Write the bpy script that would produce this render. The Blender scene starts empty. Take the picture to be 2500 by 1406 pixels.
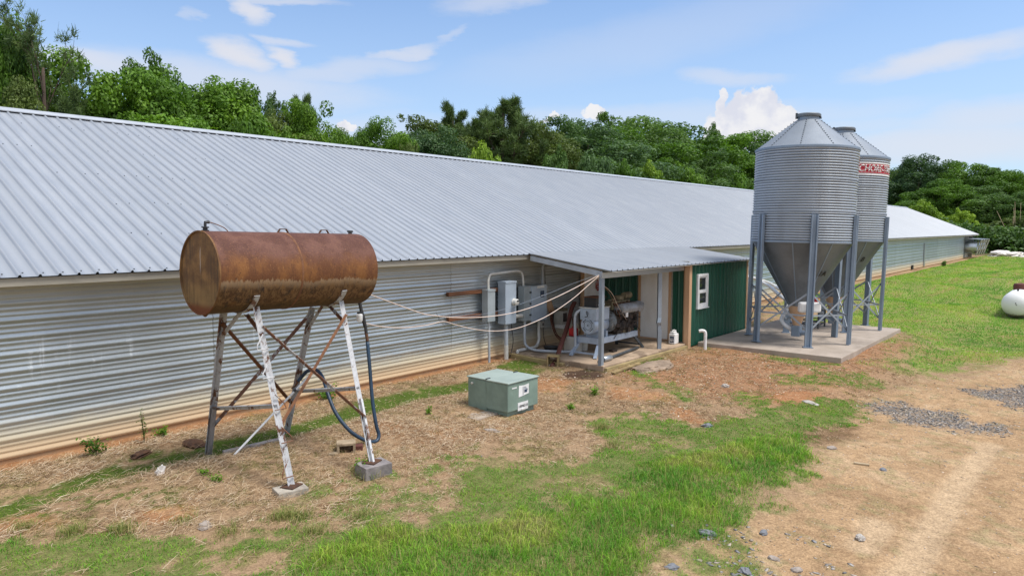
import bpy, math, random
import numpy as np
from mathutils import Vector, Matrix
random.seed(7); rng = np.random.default_rng(7)
SC = bpy.context.scene
COL = SC.collection
R = math.radians

# ------------------------------------------------------------------ camera
F_, CX_, CY_ = 1700.0, 1250.0, 703.0
CAM = np.array([0.0, 0.0, 3.15])
PITCH, YAW = 0.084504, 0.702048
_fh = np.array([math.cos(YAW), math.sin(YAW), 0.0])
RV = np.array([math.sin(YAW), -math.cos(YAW), 0.0])
FV = _fh*math.cos(PITCH) - np.array([0, 0, math.sin(PITCH)])
UV = np.array([0, 0, math.cos(PITCH)]) + _fh*math.sin(PITCH)
cd = bpy.data.cameras.new('camera'); cam = bpy.data.objects.new('camera', cd); COL.objects.link(cam)
cam.matrix_world = Matrix(((RV[0], UV[0], -FV[0], CAM[0]), (RV[1], UV[1], -FV[1], CAM[1]), (RV[2], UV[2], -FV[2], CAM[2]), (0, 0, 0, 1)))
cd.sensor_width = 36.0; cd.sensor_fit = 'HORIZONTAL'; cd.lens = 36.0*F_/2500.0
cd.clip_start = 0.1; cd.clip_end = 4000.0
SC.camera = cam

def ray(x, y): return RV*(x-CX_)/F_ + UV*(CY_-y)/F_ + FV
def atY(x, y, Y):
    v = ray(x, y); return CAM + v*(Y/v[1])
def atX(x, y, X):
    v = ray(x, y); return CAM + v*(X/v[0])
def atD(x, y, D): return CAM + ray(x, y)*D
def gz(x, y, z=0.0):
    v = ray(x, y); return CAM + v*((z-CAM[2])/v[2])

# ------------------------------------------------------------------ light, sky, exposure
SUN_EL, SUN_AZ = R(64), R(292)          # direction the light comes from (azimuth from +X, counter-clockwise)
sd = bpy.data.lights.new('sun', 'SUN'); sd.energy = 2.6; sd.angle = R(17); sd.color = (1.0, 0.95, 0.88)
sun = bpy.data.objects.new('sun', sd); COL.objects.link(sun)
_sv = Vector((math.cos(SUN_EL)*math.cos(SUN_AZ), math.cos(SUN_EL)*math.sin(SUN_AZ), math.sin(SUN_EL)))
sun.rotation_euler = _sv.to_track_quat('Z', 'Y').to_euler(); sun.location = (0, 0, 40)
SC.view_settings.view_transform = 'Standard'; SC.view_settings.look = 'None'
SC.view_settings.exposure = 0.66; SC.view_settings.gamma = 1.0; SC.view_settings.use_curve_mapping = False

W = bpy.data.worlds.new('World'); SC.world = W; W.use_nodes = True
def make_world():
    nt = W.node_tree; nt.nodes.clear(); N = nt.nodes.new; L = nt.links.new
    out = N('ShaderNodeOutputWorld'); bg = N('ShaderNodeBackground'); bg.inputs[1].default_value = 0.1
    L(bg.outputs[0], out.inputs[0])
    sky = N('ShaderNodeTexSky'); sky.sky_type = 'NISHITA'; sky.sun_disc = False
    sky.sun_elevation = SUN_EL; sky.sun_rotation = R(90) - SUN_AZ
    sky.air_density = 1.0; sky.dust_density = 0.6; sky.ozone_density = 2.0
    tc = N('ShaderNodeTexCoord'); sep = N('ShaderNodeSeparateXYZ'); L(tc.outputs['Generated'], sep.inputs[0])
    def m(op, a, b=0.0, clamp=False):
        n = N('ShaderNodeMath'); n.operation = op; n.use_clamp = clamp
        for i, q in enumerate((a, b)):
            if isinstance(q, (int, float)): n.inputs[i].default_value = q
            else: L(q, n.inputs[i])
        return n.outputs[0]
    def smooth(v, lo, hi):
        n = N('ShaderNodeMapRange'); n.interpolation_type = 'SMOOTHSTEP'
        L(v, n.inputs[0]); n.inputs[1].default_value = lo; n.inputs[2].default_value = hi
        return n.outputs[0]
    x, y, z = sep.outputs
    az = m('ARCTAN2', y, x); el = m('ARCSINE', z)
    def comb(a, b):
        n = N('ShaderNodeCombineXYZ'); L(a, n.inputs[0]); L(b, n.inputs[1]); return n.outputs[0]
    def noise(vec, scale, det=6, rough=0.55):
        n = N('ShaderNodeTexNoise'); n.inputs['Scale'].default_value = scale
        n.inputs['Detail'].default_value = det; n.inputs['Roughness'].default_value = rough
        L(vec, n.inputs['Vector']); return n
    def rgbsep(n):
        s = N('ShaderNodeSeparateColor'); L(n.outputs['Color'], s.inputs[0]); return s.outputs[0], s.outputs[1]
    flat = comb(az, el)
    stretch = comb(m('MULTIPLY', az, 0.35), el)
    c1, c2 = rgbsep(noise(stretch, 16, 6, 0.6)); c1 = m('SUBTRACT', c1, 0.5); c2 = m('SUBTRACT', c2, 0.5)
    k1, k2 = rgbsep(noise(flat, 26, 7, 0.6)); k1 = m('SUBTRACT', k1, 0.5); k2 = m('SUBTRACT', k2, 0.5)
    def pxdir(px, py):
        v = ray(px, py); return math.atan2(v[1], v[0]), math.atan2(v[2], math.hypot(v[0], v[1]))
    def blob(px, py, hw, hh, rot, lo, hi, kind):
        a0, e0 = pxdir(px, py); aw = abs(pxdir(px+hw, py)[0]-pxdir(px-hw, py)[0])/2; eh = abs(pxdir(px, py-hh)[1]-pxdir(px, py+hh)[1])/2
        n1, n2, k = (c1, c2, 0.10) if kind == 'c' else (k1, k2, 0.055)
        u = m('ADD', m('SUBTRACT', az, a0), m('MULTIPLY', n1, k*(1.6 if kind == 'c' else 1)))
        v = m('ADD', m('SUBTRACT', el, e0), m('MULTIPLY', n2, k*(0.45 if kind == 'c' else 1)))
        u = m('MULTIPLY', u, -1.0)
        c, s = math.cos(R(rot)), math.sin(R(rot))
        uu = m('ADD', m('MULTIPLY', u, c/aw), m('MULTIPLY', v, s/aw)); vv = m('ADD', m('MULTIPLY', u, -s/eh), m('MULTIPLY', v, c/eh))
        d = m('ADD', m('MULTIPLY', uu, uu), m('MULTIPLY', vv, vv))
        return m('SUBTRACT', 1.0, smooth(d, lo, hi))
    cir = None
    for (px, py, hw, hh, rot, st) in [(2290, 140, 230, 22, 4, .8), (1800, 185, 95, 18, -10, .5), (605, 138, 70, 27, -14, .95), (720, 146, 42, 17, -24, .95),
            (592, 20, 48, 24, -32, .9), (475, 45, 18, 16, 0, .35), (705, 106, 72, 8, -7, .6), (985, 136, 72, 10, 15, .65), (830, 185, 190, 18, 9, .5),
            (560, 205, 330, 40, -3, .62), (250, 160, 150, 26, 0, .75), (1210, 4, 100, 16, 6, .5), (640, -4, 170, 7, 0, .6), (2430, 285, 230, 38, 3, .6),
            (2330, 350, 330, 45, 0, .7), (2050, 305, 330, 16, 0, .35), (1650, 290, 500, 26, 0, .4), (900, 330, 420, 40, 0, .45), (1600, 90, 420, 55, 10, .22), (1110, 85, 40, 10, 35, .35)]:
        b = m('MULTIPLY', blob(px, py, hw*1.1, hh*1.25, rot, -0.25, 1.9, 'c'), st)
        cir = b if cir is None else m('MAXIMUM', cir, b)
    cum = None
    for (px, py, hw, hh) in [(1825, 305, 95, 62), (1868, 255, 42, 52), (1835, 268, 50, 50), (1763, 262, 18, 34), (1760, 310, 50, 38), (1905, 300, 42, 42),
            (1448, 276, 38, 24), (1345, 293, 20, 8), (843, 318, 24, 12)]:
        b = blob(px, py, hw, hh, 0, 0.75, 1.15, 'k')
        cum = b if cum is None else m('MAXIMUM', cum, b)
    # broken overcast added on the unseen dome (overhead, behind the camera) for white diffuse fill
    ov = noise(tc.outputs['Generated'], 2.2, 6, 0.6)
    ovm = m('MULTIPLY', smooth(ov.outputs['Fac'], 0.38, 0.62), smooth(z, 0.46, 0.72))
    dotc = N('ShaderNodeVectorMath'); dotc.operation = 'DOT_PRODUCT'; L(tc.outputs['Generated'], dotc.inputs[0]); dotc.inputs[1].default_value = tuple(_fh)
    back = m('SUBTRACT', 1.0, smooth(dotc.outputs['Value'], -0.15, 0.45))
    ovb = m('MULTIPLY', smooth(ov.outputs['Fac'], 0.36, 0.6), back)
    ovm = m('MAXIMUM', ovm, ovb)
    hz = m('MULTIPLY', m('SUBTRACT', 1.0, smooth(z, 0.0, 0.5)), 0.62)
    def mix(f, a, b):
        n = N('ShaderNodeMix'); n.data_type = 'RGBA'
        if isinstance(f, (int, float)): n.inputs[0].default_value = f
        else: L(f, n.inputs[0])
        for i, q in ((6, a), (7, b)):
            if isinstance(q, tuple): n.inputs[i].default_value = q+(1,)
            else: L(q, n.inputs[i])
        return n.outputs[2]
    sc = N('ShaderNodeMix'); sc.data_type = 'RGBA'; sc.blend_type = 'MULTIPLY'; sc.inputs[0].default_value = 1.0
    L(sky.outputs[0], sc.inputs[6]); sc.inputs[7].default_value = SKYMUL+(1,)
    c = mix(hz, sc.outputs[2], (3.9, 4.75, 5.9))
    c = mix(ovm, c, (6.6, 6.7, 6.9))
    c = mix(cir, c, (4.9, 4.95, 5.35))
    shade = smooth(k1, -0.12, 0.12)
    c = mix(cum, c, mix(shade, (4.55, 4.7, 5.35), (5.6, 5.6, 5.75)))
    L(c, bg.inputs[0])
SKYMUL = (0.82, 1.0, 1.19)
make_world()

# ------------------------------------------------------------------ helpers
ORG = {}
def tag(o, label=None, cat=None, group=None, kind=None):
    if label: o['label'] = label
    if cat: o['category'] = cat
    if group: o['group'] = group
    if kind: o['kind'] = kind
    return o
def thing(name, label, cat, loc=(0, 0, 0), group=None):
    o = bpy.data.objects.new(name, None); COL.objects.link(o); o.location = loc; o.empty_display_size = 0.2
    ORG[o] = np.array(loc, float); return tag(o, label, cat, group)
def link(name, me, mat=None, parent=None, org=None):
    o = bpy.data.objects.new(name, me); COL.objects.link(o)
    if mat is not None and not me.materials: me.materials.append(mat)
    if parent is not None: o.parent = parent
    ORG[o] = org if org is not None else (ORG[parent] if parent is not None else np.zeros(3))
    return o
def copy_tree(o, parent=None):
    c = o.copy(); COL.objects.link(c)
    if parent is not None: c.parent = parent
    for ch in list(o.children): copy_tree(ch, c)
    return c
class MB:
    def __init__(s): s.v = []; s.f = []
    def add(s, vs, fs):
        o = len(s.v); s.v.extend([tuple(map(float, p)) for p in vs]); s.f.extend([tuple(i+o for i in f) for f in fs]); return s
    def box(s, c, d, rot=None):
        x, y, z = d[0]/2, d[1]/2, d[2]/2
        vs = [Vector((a*x, b*y, e*z)) for a in (-1, 1) for b in (-1, 1) for e in (-1, 1)]
        if rot is not None:
            M_ = Matrix.Rotation(rot, 3, 'Z') if isinstance(rot, (int, float)) else rot
            vs = [M_ @ v for v in vs]
        vs = [v+Vector(c) for v in vs]
        return s.add(vs, [(0, 1, 3, 2), (4, 6, 7, 5), (0, 4, 5, 1), (2, 3, 7, 6), (0, 2, 6, 4), (1, 5, 7, 3)])
    def b2(s, a, b): return s.box([(p+q)/2 for p, q in zip(a, b)], [abs(q-p) for p, q in zip(a, b)])
    def frame(s, p0, p1, up=(0, 0, 1)):
        d = (Vector(p1)-Vector(p0)).normalized(); u = Vector(up)
        if abs(d.dot(u)) > 0.97: u = Vector((0, 1, 0))
        a = d.cross(u).normalized(); return d, a, a.cross(d).normalized()
    def bar(s, p0, p1, w, h=None, up=(0, 0, 1)):
        h = h or w; d, a, b = s.frame(p0, p1, up); vs = []
        for p in (p0, p1):
            for q, r in ((-1, -1), (1, -1), (1, 1), (-1, 1)): vs.append(Vector(p)+a*(q*w/2)+b*(r*h/2))
        return s.add(vs, [(0, 3, 2, 1), (4, 5, 6, 7), (0, 1, 5, 4), (1, 2, 6, 5), (2, 3, 7, 6), (3, 0, 4, 7)])
    def angle(s, p0, p1, w, t, up=(0, 0, 1)):       # L-section steel
        d, a, b = s.frame(p0, p1, up); sec = [(0, 0), (w, 0), (w, t), (t, t), (t, w), (0, w)]; vs = []
        for p in (p0, p1):
            for q, r in sec: vs.append(Vector(p)+a*(q-w/2)+b*(r-w/2))
        return s.add(vs, [(0, 3, 2, 1), (0, 5, 4, 3), (6, 7, 8, 9), (6, 9, 10, 11)]+[(i, (i+1) % 6, 6+(i+1) % 6, 6+i) for i in range(6)])
    def tube(s, pts, r, seg=8, cap=True):
        pts = [Vector(p) for p in pts]; n = len(pts); rs = r if isinstance(r, (list, tuple, np.ndarray)) else [r]*n
        vs = []; a = None
        for i, p in enumerate(pts):
            d = (pts[min(i+1, n-1)]-pts[max(i-1, 0)])
            d = d.normalized() if d.length > 1e-9 else Vector((0, 0, 1))
            if a is None:
                u = Vector((0, 0, 1)) if abs(d.z) < 0.9 else Vector((0, 1, 0)); a = d.cross(u).normalized()
            else:
                a = a-d*a.dot(d); a = a.normalized() if a.length > 1e-6 else d.orthogonal().normalized()
            b = d.cross(a)
            for k in range(seg):
                t = 2*math.pi*k/seg; vs.append(p+(a*math.cos(t)+b*math.sin(t))*rs[i])
        fs = [(i*seg+k, i*seg+(k+1) % seg, (i+1)*seg+(k+1) % seg, (i+1)*seg+k) for i in range(n-1) for k in range(seg)]
        if cap: fs += [tuple(range(seg))[::-1], tuple((n-1)*seg+k for k in range(seg))]
        return s.add(vs, fs)
    def cyl(s, p0, p1, r, seg=16): return s.tube([p0, p1], r, seg)
    def lathe(s, prof, c, seg=32, axis='Z', cap=True):
        vs = []
        for (r, h) in prof:
            for k in range(seg):
                t = 2*math.pi*k/seg; x, y = r*math.cos(t), r*math.sin(t)
                vs.append({'Z': (c[0]+x, c[1]+y, c[2]+h), 'X': (c[0]+h, c[1]+x, c[2]+y), 'Y': (c[0]+y, c[1]+h, c[2]+x)}[axis])
        n = len(prof); fs = [(i*seg+k, i*seg+(k+1) % seg, (i+1)*seg+(k+1) % seg, (i+1)*seg+k) for i in range(n-1) for k in range(seg)]
        if cap: fs += [tuple(range(seg))[::-1], tuple((n-1)*seg+k for k in range(seg))]
        return s.add(vs, fs)
    def extrude(s, poly, d):                        # 3-D polygon pushed along d
        n = len(poly); vs = [Vector(p) for p in poly]; vs += [v+Vector(d) for v in vs]
        return s.add(vs, [tuple(range(n))[::-1], tuple(range(n, 2*n))]+[(i, (i+1) % n, n+(i+1) % n, n+i) for i in range(n)])
    def build(s, name, mat, parent=None, smooth=False, bevel=0.0, org=None):
        o_ = org if org is not None else (ORG[parent] if parent is not None else np.zeros(3))
        me = bpy.data.meshes.new(name)
        me.from_pydata([(p[0]-o_[0], p[1]-o_[1], p[2]-o_[2]) for p in s.v], [], s.f); me.update()
        import bmesh
        bm = bmesh.new(); bm.from_mesh(me); bmesh.ops.recalc_face_normals(bm, faces=bm.faces); bm.to_mesh(me); bm.free()
        if smooth: me.polygons.foreach_set('use_smooth', [True]*len(me.polygons))
        o = link(name, me, mat, parent, np.array(o_, float))
        if parent is None and org is not None: o.location = o_
        if smooth == 'auto':
            try: me.set_sharp_from_angle(angle=R(38))
            except Exception: pass
        if bevel:
            b = o.modifiers.new('bevel', 'BEVEL'); b.width = bevel; b.segments = 2; b.limit_method = 'ANGLE'; b.angle_limit = R(40)
        return o
def catmull(pts, n=8):
    P = [np.array(p, float) for p in pts]; P = [2*P[0]-P[1]]+P+[2*P[-1]-P[-2]]; out = []
    for i in range(1, len(P)-2):
        for k in range(n):
            t = k/n; a, b, c, d = P[i-1:i+3]
            out.append(0.5*((2*b)+(c-a)*t+(2*a-5*b+4*c-d)*t*t+(3*b-a-3*c+d)*t**3))
    out.append(P[-2]); return out
def np_mesh(name, V, Fc, col=None, smooth=False):
    me = bpy.data.meshes.new(name); V = np.ascontiguousarray(V, np.float32); Fc = np.ascontiguousarray(Fc, np.int32); k = Fc.shape[1]
    me.vertices.add(len(V)); me.vertices.foreach_set('co', V.ravel())
    me.loops.add(Fc.size); me.loops.foreach_set('vertex_index', Fc.ravel())
    me.polygons.add(len(Fc)); me.polygons.foreach_set('loop_start', np.arange(0, Fc.size, k, dtype=np.int32))
    if smooth: me.polygons.foreach_set('use_smooth', np.ones(len(Fc), bool))
    me.update(calc_edges=True)
    if col is not None:
        a = me.attributes.new('Col', 'FLOAT_COLOR', 'POINT'); c = np.ones((len(V), 4), np.float32); c[:, :3] = col; a.data.foreach_set('color', c.ravel())
    return me
def text_geo(body, size=1.0, extr=0.0):
    cu = bpy.data.curves.new('lettering', 'FONT'); cu.body = body; cu.size = size; cu.align_x = 'CENTER'; cu.align_y = 'CENTER'; cu.extrude = extr; cu.offset = size*.018; cu.resolution_u = 3
    o = bpy.data.objects.new('lettering', cu); COL.objects.link(o); bpy.context.view_layer.update()
    me = bpy.data.meshes.new_from_object(o.evaluated_get(bpy.context.evaluated_depsgraph_get()))
    vs = [v.co.copy() for v in me.vertices]; fs = [tuple(p.vertices) for p in me.polygons]
    bpy.data.objects.remove(o); bpy.data.curves.remove(cu); bpy.data.meshes.remove(me)
    return vs, fs
# value noise in numpy
_perm = rng.random((64, 64))
def vnoise(x, y):
    xi = np.floor(x).astype(int); yi = np.floor(y).astype(int); fx = x-xi; fy = y-yi
    fx = fx*fx*(3-2*fx); fy = fy*fy*(3-2*fy)
    g = lambda a, b: _perm[a & 63, b & 63]
    return (g(xi, yi)*(1-fx)+g(xi+1, yi)*fx)*(1-fy)+(g(xi, yi+1)*(1-fx)+g(xi+1, yi+1)*fx)*fy
def fbm(x, y, s, o=4):
    t = 0; a = 1; tot = 0
    for i in range(o): t = t+a*vnoise(x*s+17.3*i, y*s-9.1*i); tot += a; a *= .55; s *= 2.03
    return t/tot
def sstep(v, a, b):
    t = np.clip((v-a)/(b-a), 0, 1); return t*t*(3-2*t)

# ------------------------------------------------------------------ materials
MATS = {}
def nodes(name):
    m = bpy.data.materials.new(name); m.use_nodes = True; nt = m.node_tree
    return m, nt, nt.nodes['Principled BSDF'], nt.nodes.new, nt.links.new
def lin(c): return tuple(((v/255)/12.92 if v/255 <= .04045 else ((v/255+.055)/1.055)**2.4) for v in c)
class NT:
    def __init__(s, name):
        s.m, s.nt, s.bs, s.N, s.L = nodes(name); s.tc = s.N('ShaderNodeTexCoord'); MATS[name] = s.m
    def val(s, sock, v):
        if isinstance(v, (int, float)): sock.default_value = v
        elif isinstance(v, tuple): sock.default_value = v if len(v) != 3 or sock.type == 'VECTOR' else v+(1,)
        else: s.L(v, sock)
    def math(s, op, a, b=0.0, clamp=False):
        n = s.N('ShaderNodeMath'); n.operation = op; n.use_clamp = clamp; s.val(n.inputs[0], a); s.val(n.inputs[1], b); return n.outputs[0]
    def co(s, scale=(1, 1, 1), kind='Object'):
        n = s.N('ShaderNodeMapping'); n.inputs['Scale'].default_value = scale; s.L(s.tc.outputs[kind], n.inputs[0]); return n.outputs[0]
    def xyz(s, kind='Object'):
        n = s.N('ShaderNodeSeparateXYZ'); s.L(s.tc.outputs[kind], n.inputs[0]); return n.outputs
    def noise(s, scale=5, det=5, rough=.6, vec=None, dist=0.0):
        n = s.N('ShaderNodeTexNoise'); n.inputs['Scale'].default_value = scale; n.inputs['Detail'].default_value = det; n.inputs['Roughness'].default_value = rough
        n.inputs['Distortion'].default_value = dist
        s.L(vec if vec is not None else s.tc.outputs['Object'], n.inputs['Vector']); return n.outputs['Fac']
    def ramp(s, v, lo, hi, a=0.0, b=1.0):
        n = s.N('ShaderNodeMapRange'); n.interpolation_type = 'SMOOTHSTEP'; s.val(n.inputs[0], v)
        for i, q in enumerate((lo, hi, a, b)): n.inputs[i+1].default_value = q
        return n.outputs[0]
    def mix(s, f, a, b, bt='MIX'):
        n = s.N('ShaderNodeMix'); n.data_type = 'RGBA'; n.blend_type = bt; s.val(n.inputs[0], f); s.val(n.inputs[6], a); s.val(n.inputs[7], b); return n.outputs[2]
    def bump(s, h, st=.3, dist=.02):
        n = s.N('ShaderNodeBump'); n.inputs['Strength'].default_value = st; n.inputs['Distance'].default_value = dist; s.L(h, n.inputs['Height']); s.L(n.outputs[0], s.bs.inputs['Normal'])
    def base(s, c): s.val(s.bs.inputs['Base Color'], c)
    def set(s, **k):
        for a, v in k.items(): s.val(s.bs.inputs[{'rough': 'Roughness', 'metal': 'Metallic', 'spec': 'Specular IOR Level', 'alpha': 'Alpha'}[a]], v)
        return s
def simple(name, c, c2=None, rough=.6, metal=0.0, scale=6, lo=.35, hi=.65, bump=0.0, stretch=(1, 1, 1), det=6):
    q = NT(name); c2 = c2 or tuple(v*.72 for v in c); n = q.noise(scale, det, .62, q.co(stretch))
    q.base(q.mix(q.ramp(n, lo, hi), c, c2)); q.set(rough=rough, metal=metal)
    if bump: q.bump(q.noise(scale*3, 5, .6, q.co(stretch)), bump, .01)
    return q.m

def mat_galv(name, c=(.60, .62, .65), rough=.34, metal=.85, wall=False, spangle=60, var=.18):
    q = NT(name); n = q.noise(spangle, 3, .6); b = q.noise(1.3, 4, .6)
    col = q.mix(q.ramp(n, .3, .7), c, tuple(v*(1-var*.6) for v in c)); col = q.mix(q.ramp(b, .35, .7), col, tuple(v*(1-var) for v in c))
    q.base(col); q.set(metal=metal); q.val(q.bs.inputs['Roughness'], q.ramp(b, .2, .8, rough-.06, rough+.12)); return q
def mat_roof(nm='roof_metal', rib_shade=True):
    q = NT(nm); xyz = q.xyz('Object')
    pan = q.N('ShaderNodeTexWhiteNoise'); pan.noise_dimensions = '1D'; q.L(q.math('FLOOR', q.math('DIVIDE', xyz[0], .9144)), pan.inputs['W'])
    c = q.mix(pan.outputs['Value'], (.335, .362, .402), (.305, .33, .366))
    n = q.noise(3.0, 5, .6, q.co((1.2, .25, .25))); c = q.mix(q.ramp(n, .35, .75), c, (.28, .31, .355))
    f = q.noise(45, 3, .7); c = q.mix(q.ramp(f, .45, .75, 0, .4), c, (.30, .32, .35))
    g_ = q.math('ABSOLUTE', q.math('SUBTRACT', q.math('FRACT', q.math('ADD', q.math('DIVIDE', xyz[0], .2286), .60)), .5))
    if rib_shade: c = q.mix(q.math('MULTIPLY', q.ramp(g_, .062, .025), q.ramp(q.noise(2.0, 4, .6), .2, .6, .25, .7)), c, (.19, .22, .275))   # shade on the ribs' left flanks, painted into the colour
    q.base(c); q.set(metal=.15, rough=.5)
    simple('ridge_metal', (.42, .45, .49), (.37, .40, .44), .5, .1, 4)
def mat_wall():
    q = mat_galv('wall_metal', (.51, .56, .59), .34, .7, spangle=30, var=.14); x, y, z = q.xyz()
    base = q.bs.inputs['Base Color'].links[0].from_socket
    # rain splash dust on the lowest strip, dust and tan soffit reflection painted in under the eave, white water runs
    n = q.noise(2.2, 6, .65, q.co((.5, 1, 1))); n2 = q.noise(9, 5, .7, q.co((1.0, 1, .3)))
    zz = q.math('ADD', z, q.math('MULTIPLY', q.math('SUBTRACT', n, .5), .34))
    dust = q.ramp(zz, .68, .34); film_refl = q.math('MULTIPLY', q.ramp(z, 1.95, 2.35), .5)
    film_refl = q.math('MAXIMUM', film_refl, q.ramp(n2, .55, .8, 0, .25))
    runs = q.noise(14, 4, .6, q.co((1, 1, .07))); big = q.noise(.55, 2, .5, q.co((1, 1, .6)))
    run = q.math('MULTIPLY', q.ramp(runs, .56, .68), q.math('MULTIPLY', q.ramp(big, .55, .66), q.ramp(z, 1.9, 1.4)))
    run = q.math('MULTIPLY', run, q.ramp(z, .8, 1.2))
    pn = q.N('ShaderNodeTexWhiteNoise'); pn.noise_dimensions = '1D'; xs_ = q.math('DIVIDE', x, 5.5); q.L(q.math('FLOOR', xs_), pn.inputs['W'])
    base = q.mix(1.0, base, q.mix(pn.outputs['Value'], (.86, .87, .88), (1.04, 1.04, 1.04)), 'MULTIPLY')
    lap = q.ramp(q.math('ABSOLUTE', q.math('SUBTRACT', q.math('FRACT', xs_), .5)), .497, .4992); base = q.mix(q.math('MULTIPLY', lap, .6), base, (.16, .16, .16))   # sheet laps
    c = q.mix(film_refl, base, (.45, .44, .40)); c = q.mix(q.math('MULTIPLY', run, .6), c, (.62, .66, .68))
    c = q.mix(q.math('MULTIPLY', dust, .85), c, q.mix(q.ramp(z, .42, .12), (.52, .45, .31), (.58, .40, .21)))
    q.base(c)
    cover = q.math('MAXIMUM', q.math('MULTIPLY', dust, .9), q.math('MAXIMUM', q.math('MULTIPLY', film_refl, .8), q.math('MULTIPLY', run, .7)))
    q.val(q.bs.inputs['Metallic'], q.math('MULTIPLY', q.math('SUBTRACT', 1.0, cover), .74))
    q.val(q.bs.inputs['Roughness'], q.math('ADD', .36, q.math('MULTIPLY', cover, .3)))
    q.bump(q.noise(1.1, 3, .5, q.co((1, 1, .5))), .25, .03)
def mat_rust_tank():
    q = NT('tank_rust'); x, y, z = q.xyz()          # object origin lies on the tank's axis
    streak = q.noise(24, 7, .75, q.co((1.0, 1.0, .07))); fine = q.noise(70, 4, .7, q.co((1, 1, .5))); big = q.noise(3.2, 6, .65); pt = q.noise(26, 5, .7)
    top = q.mix(q.ramp(big, .38, .62), (.085, .032, .022), (.14, .062, .044))
    mid = q.mix(q.ramp(q.noise(5, 6, .7, q.co((1, 1, .5))), .35, .62), (.205, .085, .026), (.12, .046, .019))
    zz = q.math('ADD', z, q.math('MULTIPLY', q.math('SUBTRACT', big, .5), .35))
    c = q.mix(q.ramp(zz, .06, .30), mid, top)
    low = q.mix(q.ramp(streak, .40, .60), (.20, .115, .052), (.070, .036, .017)); low = q.mix(q.ramp(q.noise(9, 6, .7, q.co((1, 1, .10))), .54, .66), low, (.030, .024, .020)); low = q.mix(q.ramp(q.noise(3.5, 4, .6, q.co((1, 1, .4))), .56, .68, 0, .6), low, (.20, .085, .022))
    edge = q.math('ADD', z, q.math('ADD', q.math('MULTIPLY', q.math('SUBTRACT', streak, .5), .20), q.math('MULTIPLY', q.math('SUBTRACT', q.noise(1.5, 3, .5, q.co((1, .3, 0))), .5), .16)))
    lowm = q.ramp(edge, -.085, -.115); rim = q.math('MULTIPLY', lowm, q.ramp(edge, -.22, -.11))
    c = q.mix(q.math('MULTIPLY', lowm, .95), c, low); c = q.mix(q.math('MULTIPLY', rim, .55), c, (.36, .25, .155))
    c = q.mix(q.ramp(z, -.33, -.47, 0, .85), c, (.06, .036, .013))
    drip = q.math('MULTIPLY', q.ramp(q.noise(9, 3, .5, q.co((1, 1, .04))), .66, .72), q.ramp(edge, .06, -.1)); c = q.mix(q.math('MULTIPLY', drip, .75), c, (.045, .032, .022))
    c = q.mix(q.ramp(pt, .56, .72, 0, .7), c, (.045, .022, .014)); c = q.mix(q.ramp(fine, .54, .74, 0, .65), c, (.34, .17, .07)); c = q.mix(q.ramp(q.noise(30, 5, .7, q.co((1, 1, .12))), .55, .7, 0, .55), c, (.07, .03, .016))
    q.base(c); q.set(metal=0.0, rough=.72, spec=.3); q.bump(fine, .25, .004)
    q = NT('tank_rust_end'); x, y, z = q.xyz()
    streak = q.noise(16, 7, .7, q.co((1, 1, .09))); big = q.noise(4, 6, .65); r2 = q.math('ADD', q.math('MULTIPLY', y, y), q.math('MULTIPLY', z, z))
    c = q.mix(q.ramp(big, .38, .62), (.25, .135, .048), (.13, .068, .028)); c = q.mix(q.ramp(streak, .46, .68, 0, .75), c, (.062, .042, .026)); c = q.mix(q.ramp(q.noise(40, 4, .7), .58, .72, 0, .6), c, (.06, .036, .02))
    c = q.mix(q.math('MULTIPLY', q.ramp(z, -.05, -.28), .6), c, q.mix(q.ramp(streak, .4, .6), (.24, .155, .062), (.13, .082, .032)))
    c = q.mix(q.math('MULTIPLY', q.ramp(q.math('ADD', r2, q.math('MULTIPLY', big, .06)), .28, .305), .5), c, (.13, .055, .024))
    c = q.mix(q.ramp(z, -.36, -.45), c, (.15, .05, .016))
    yy = q.math('SUBTRACT', y, q.math('MULTIPLY', q.math('SUBTRACT', q.noise(6, 3, .5), .5), .03)); ln = q.math('MULTIPLY', q.ramp(q.math('ABSOLUTE', yy), .011, .003), q.math('MULTIPLY', q.ramp(z, .34, .26), q.ramp(z, -.05, .12)))
    c = q.mix(q.math('MULTIPLY', ln, .75), c, (.5, .46, .42)); q.base(c); q.set(rough=.75, spec=.3); q.bump(q.noise(60, 4, .7), .25, .004)
def mat_peel(name, paint, rust=(.13, .06, .032), amt=.56, rough=.55):
    q = NT(name); n = q.noise(9, 7, .72, q.co((1, 1, .55))); b = q.noise(1.7, 3, .5)
    k = q.ramp(q.math('ADD', n, q.math('MULTIPLY', q.math('SUBTRACT', b, .5), .35)), amt, amt+.05)
    c = q.mix(q.ramp(q.noise(30, 4, .6), .4, .7), paint, tuple(v*.8 for v in paint)); q.base(q.mix(k, c, rust)); q.set(rough=rough); q.bump(n, .2, .003)
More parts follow.
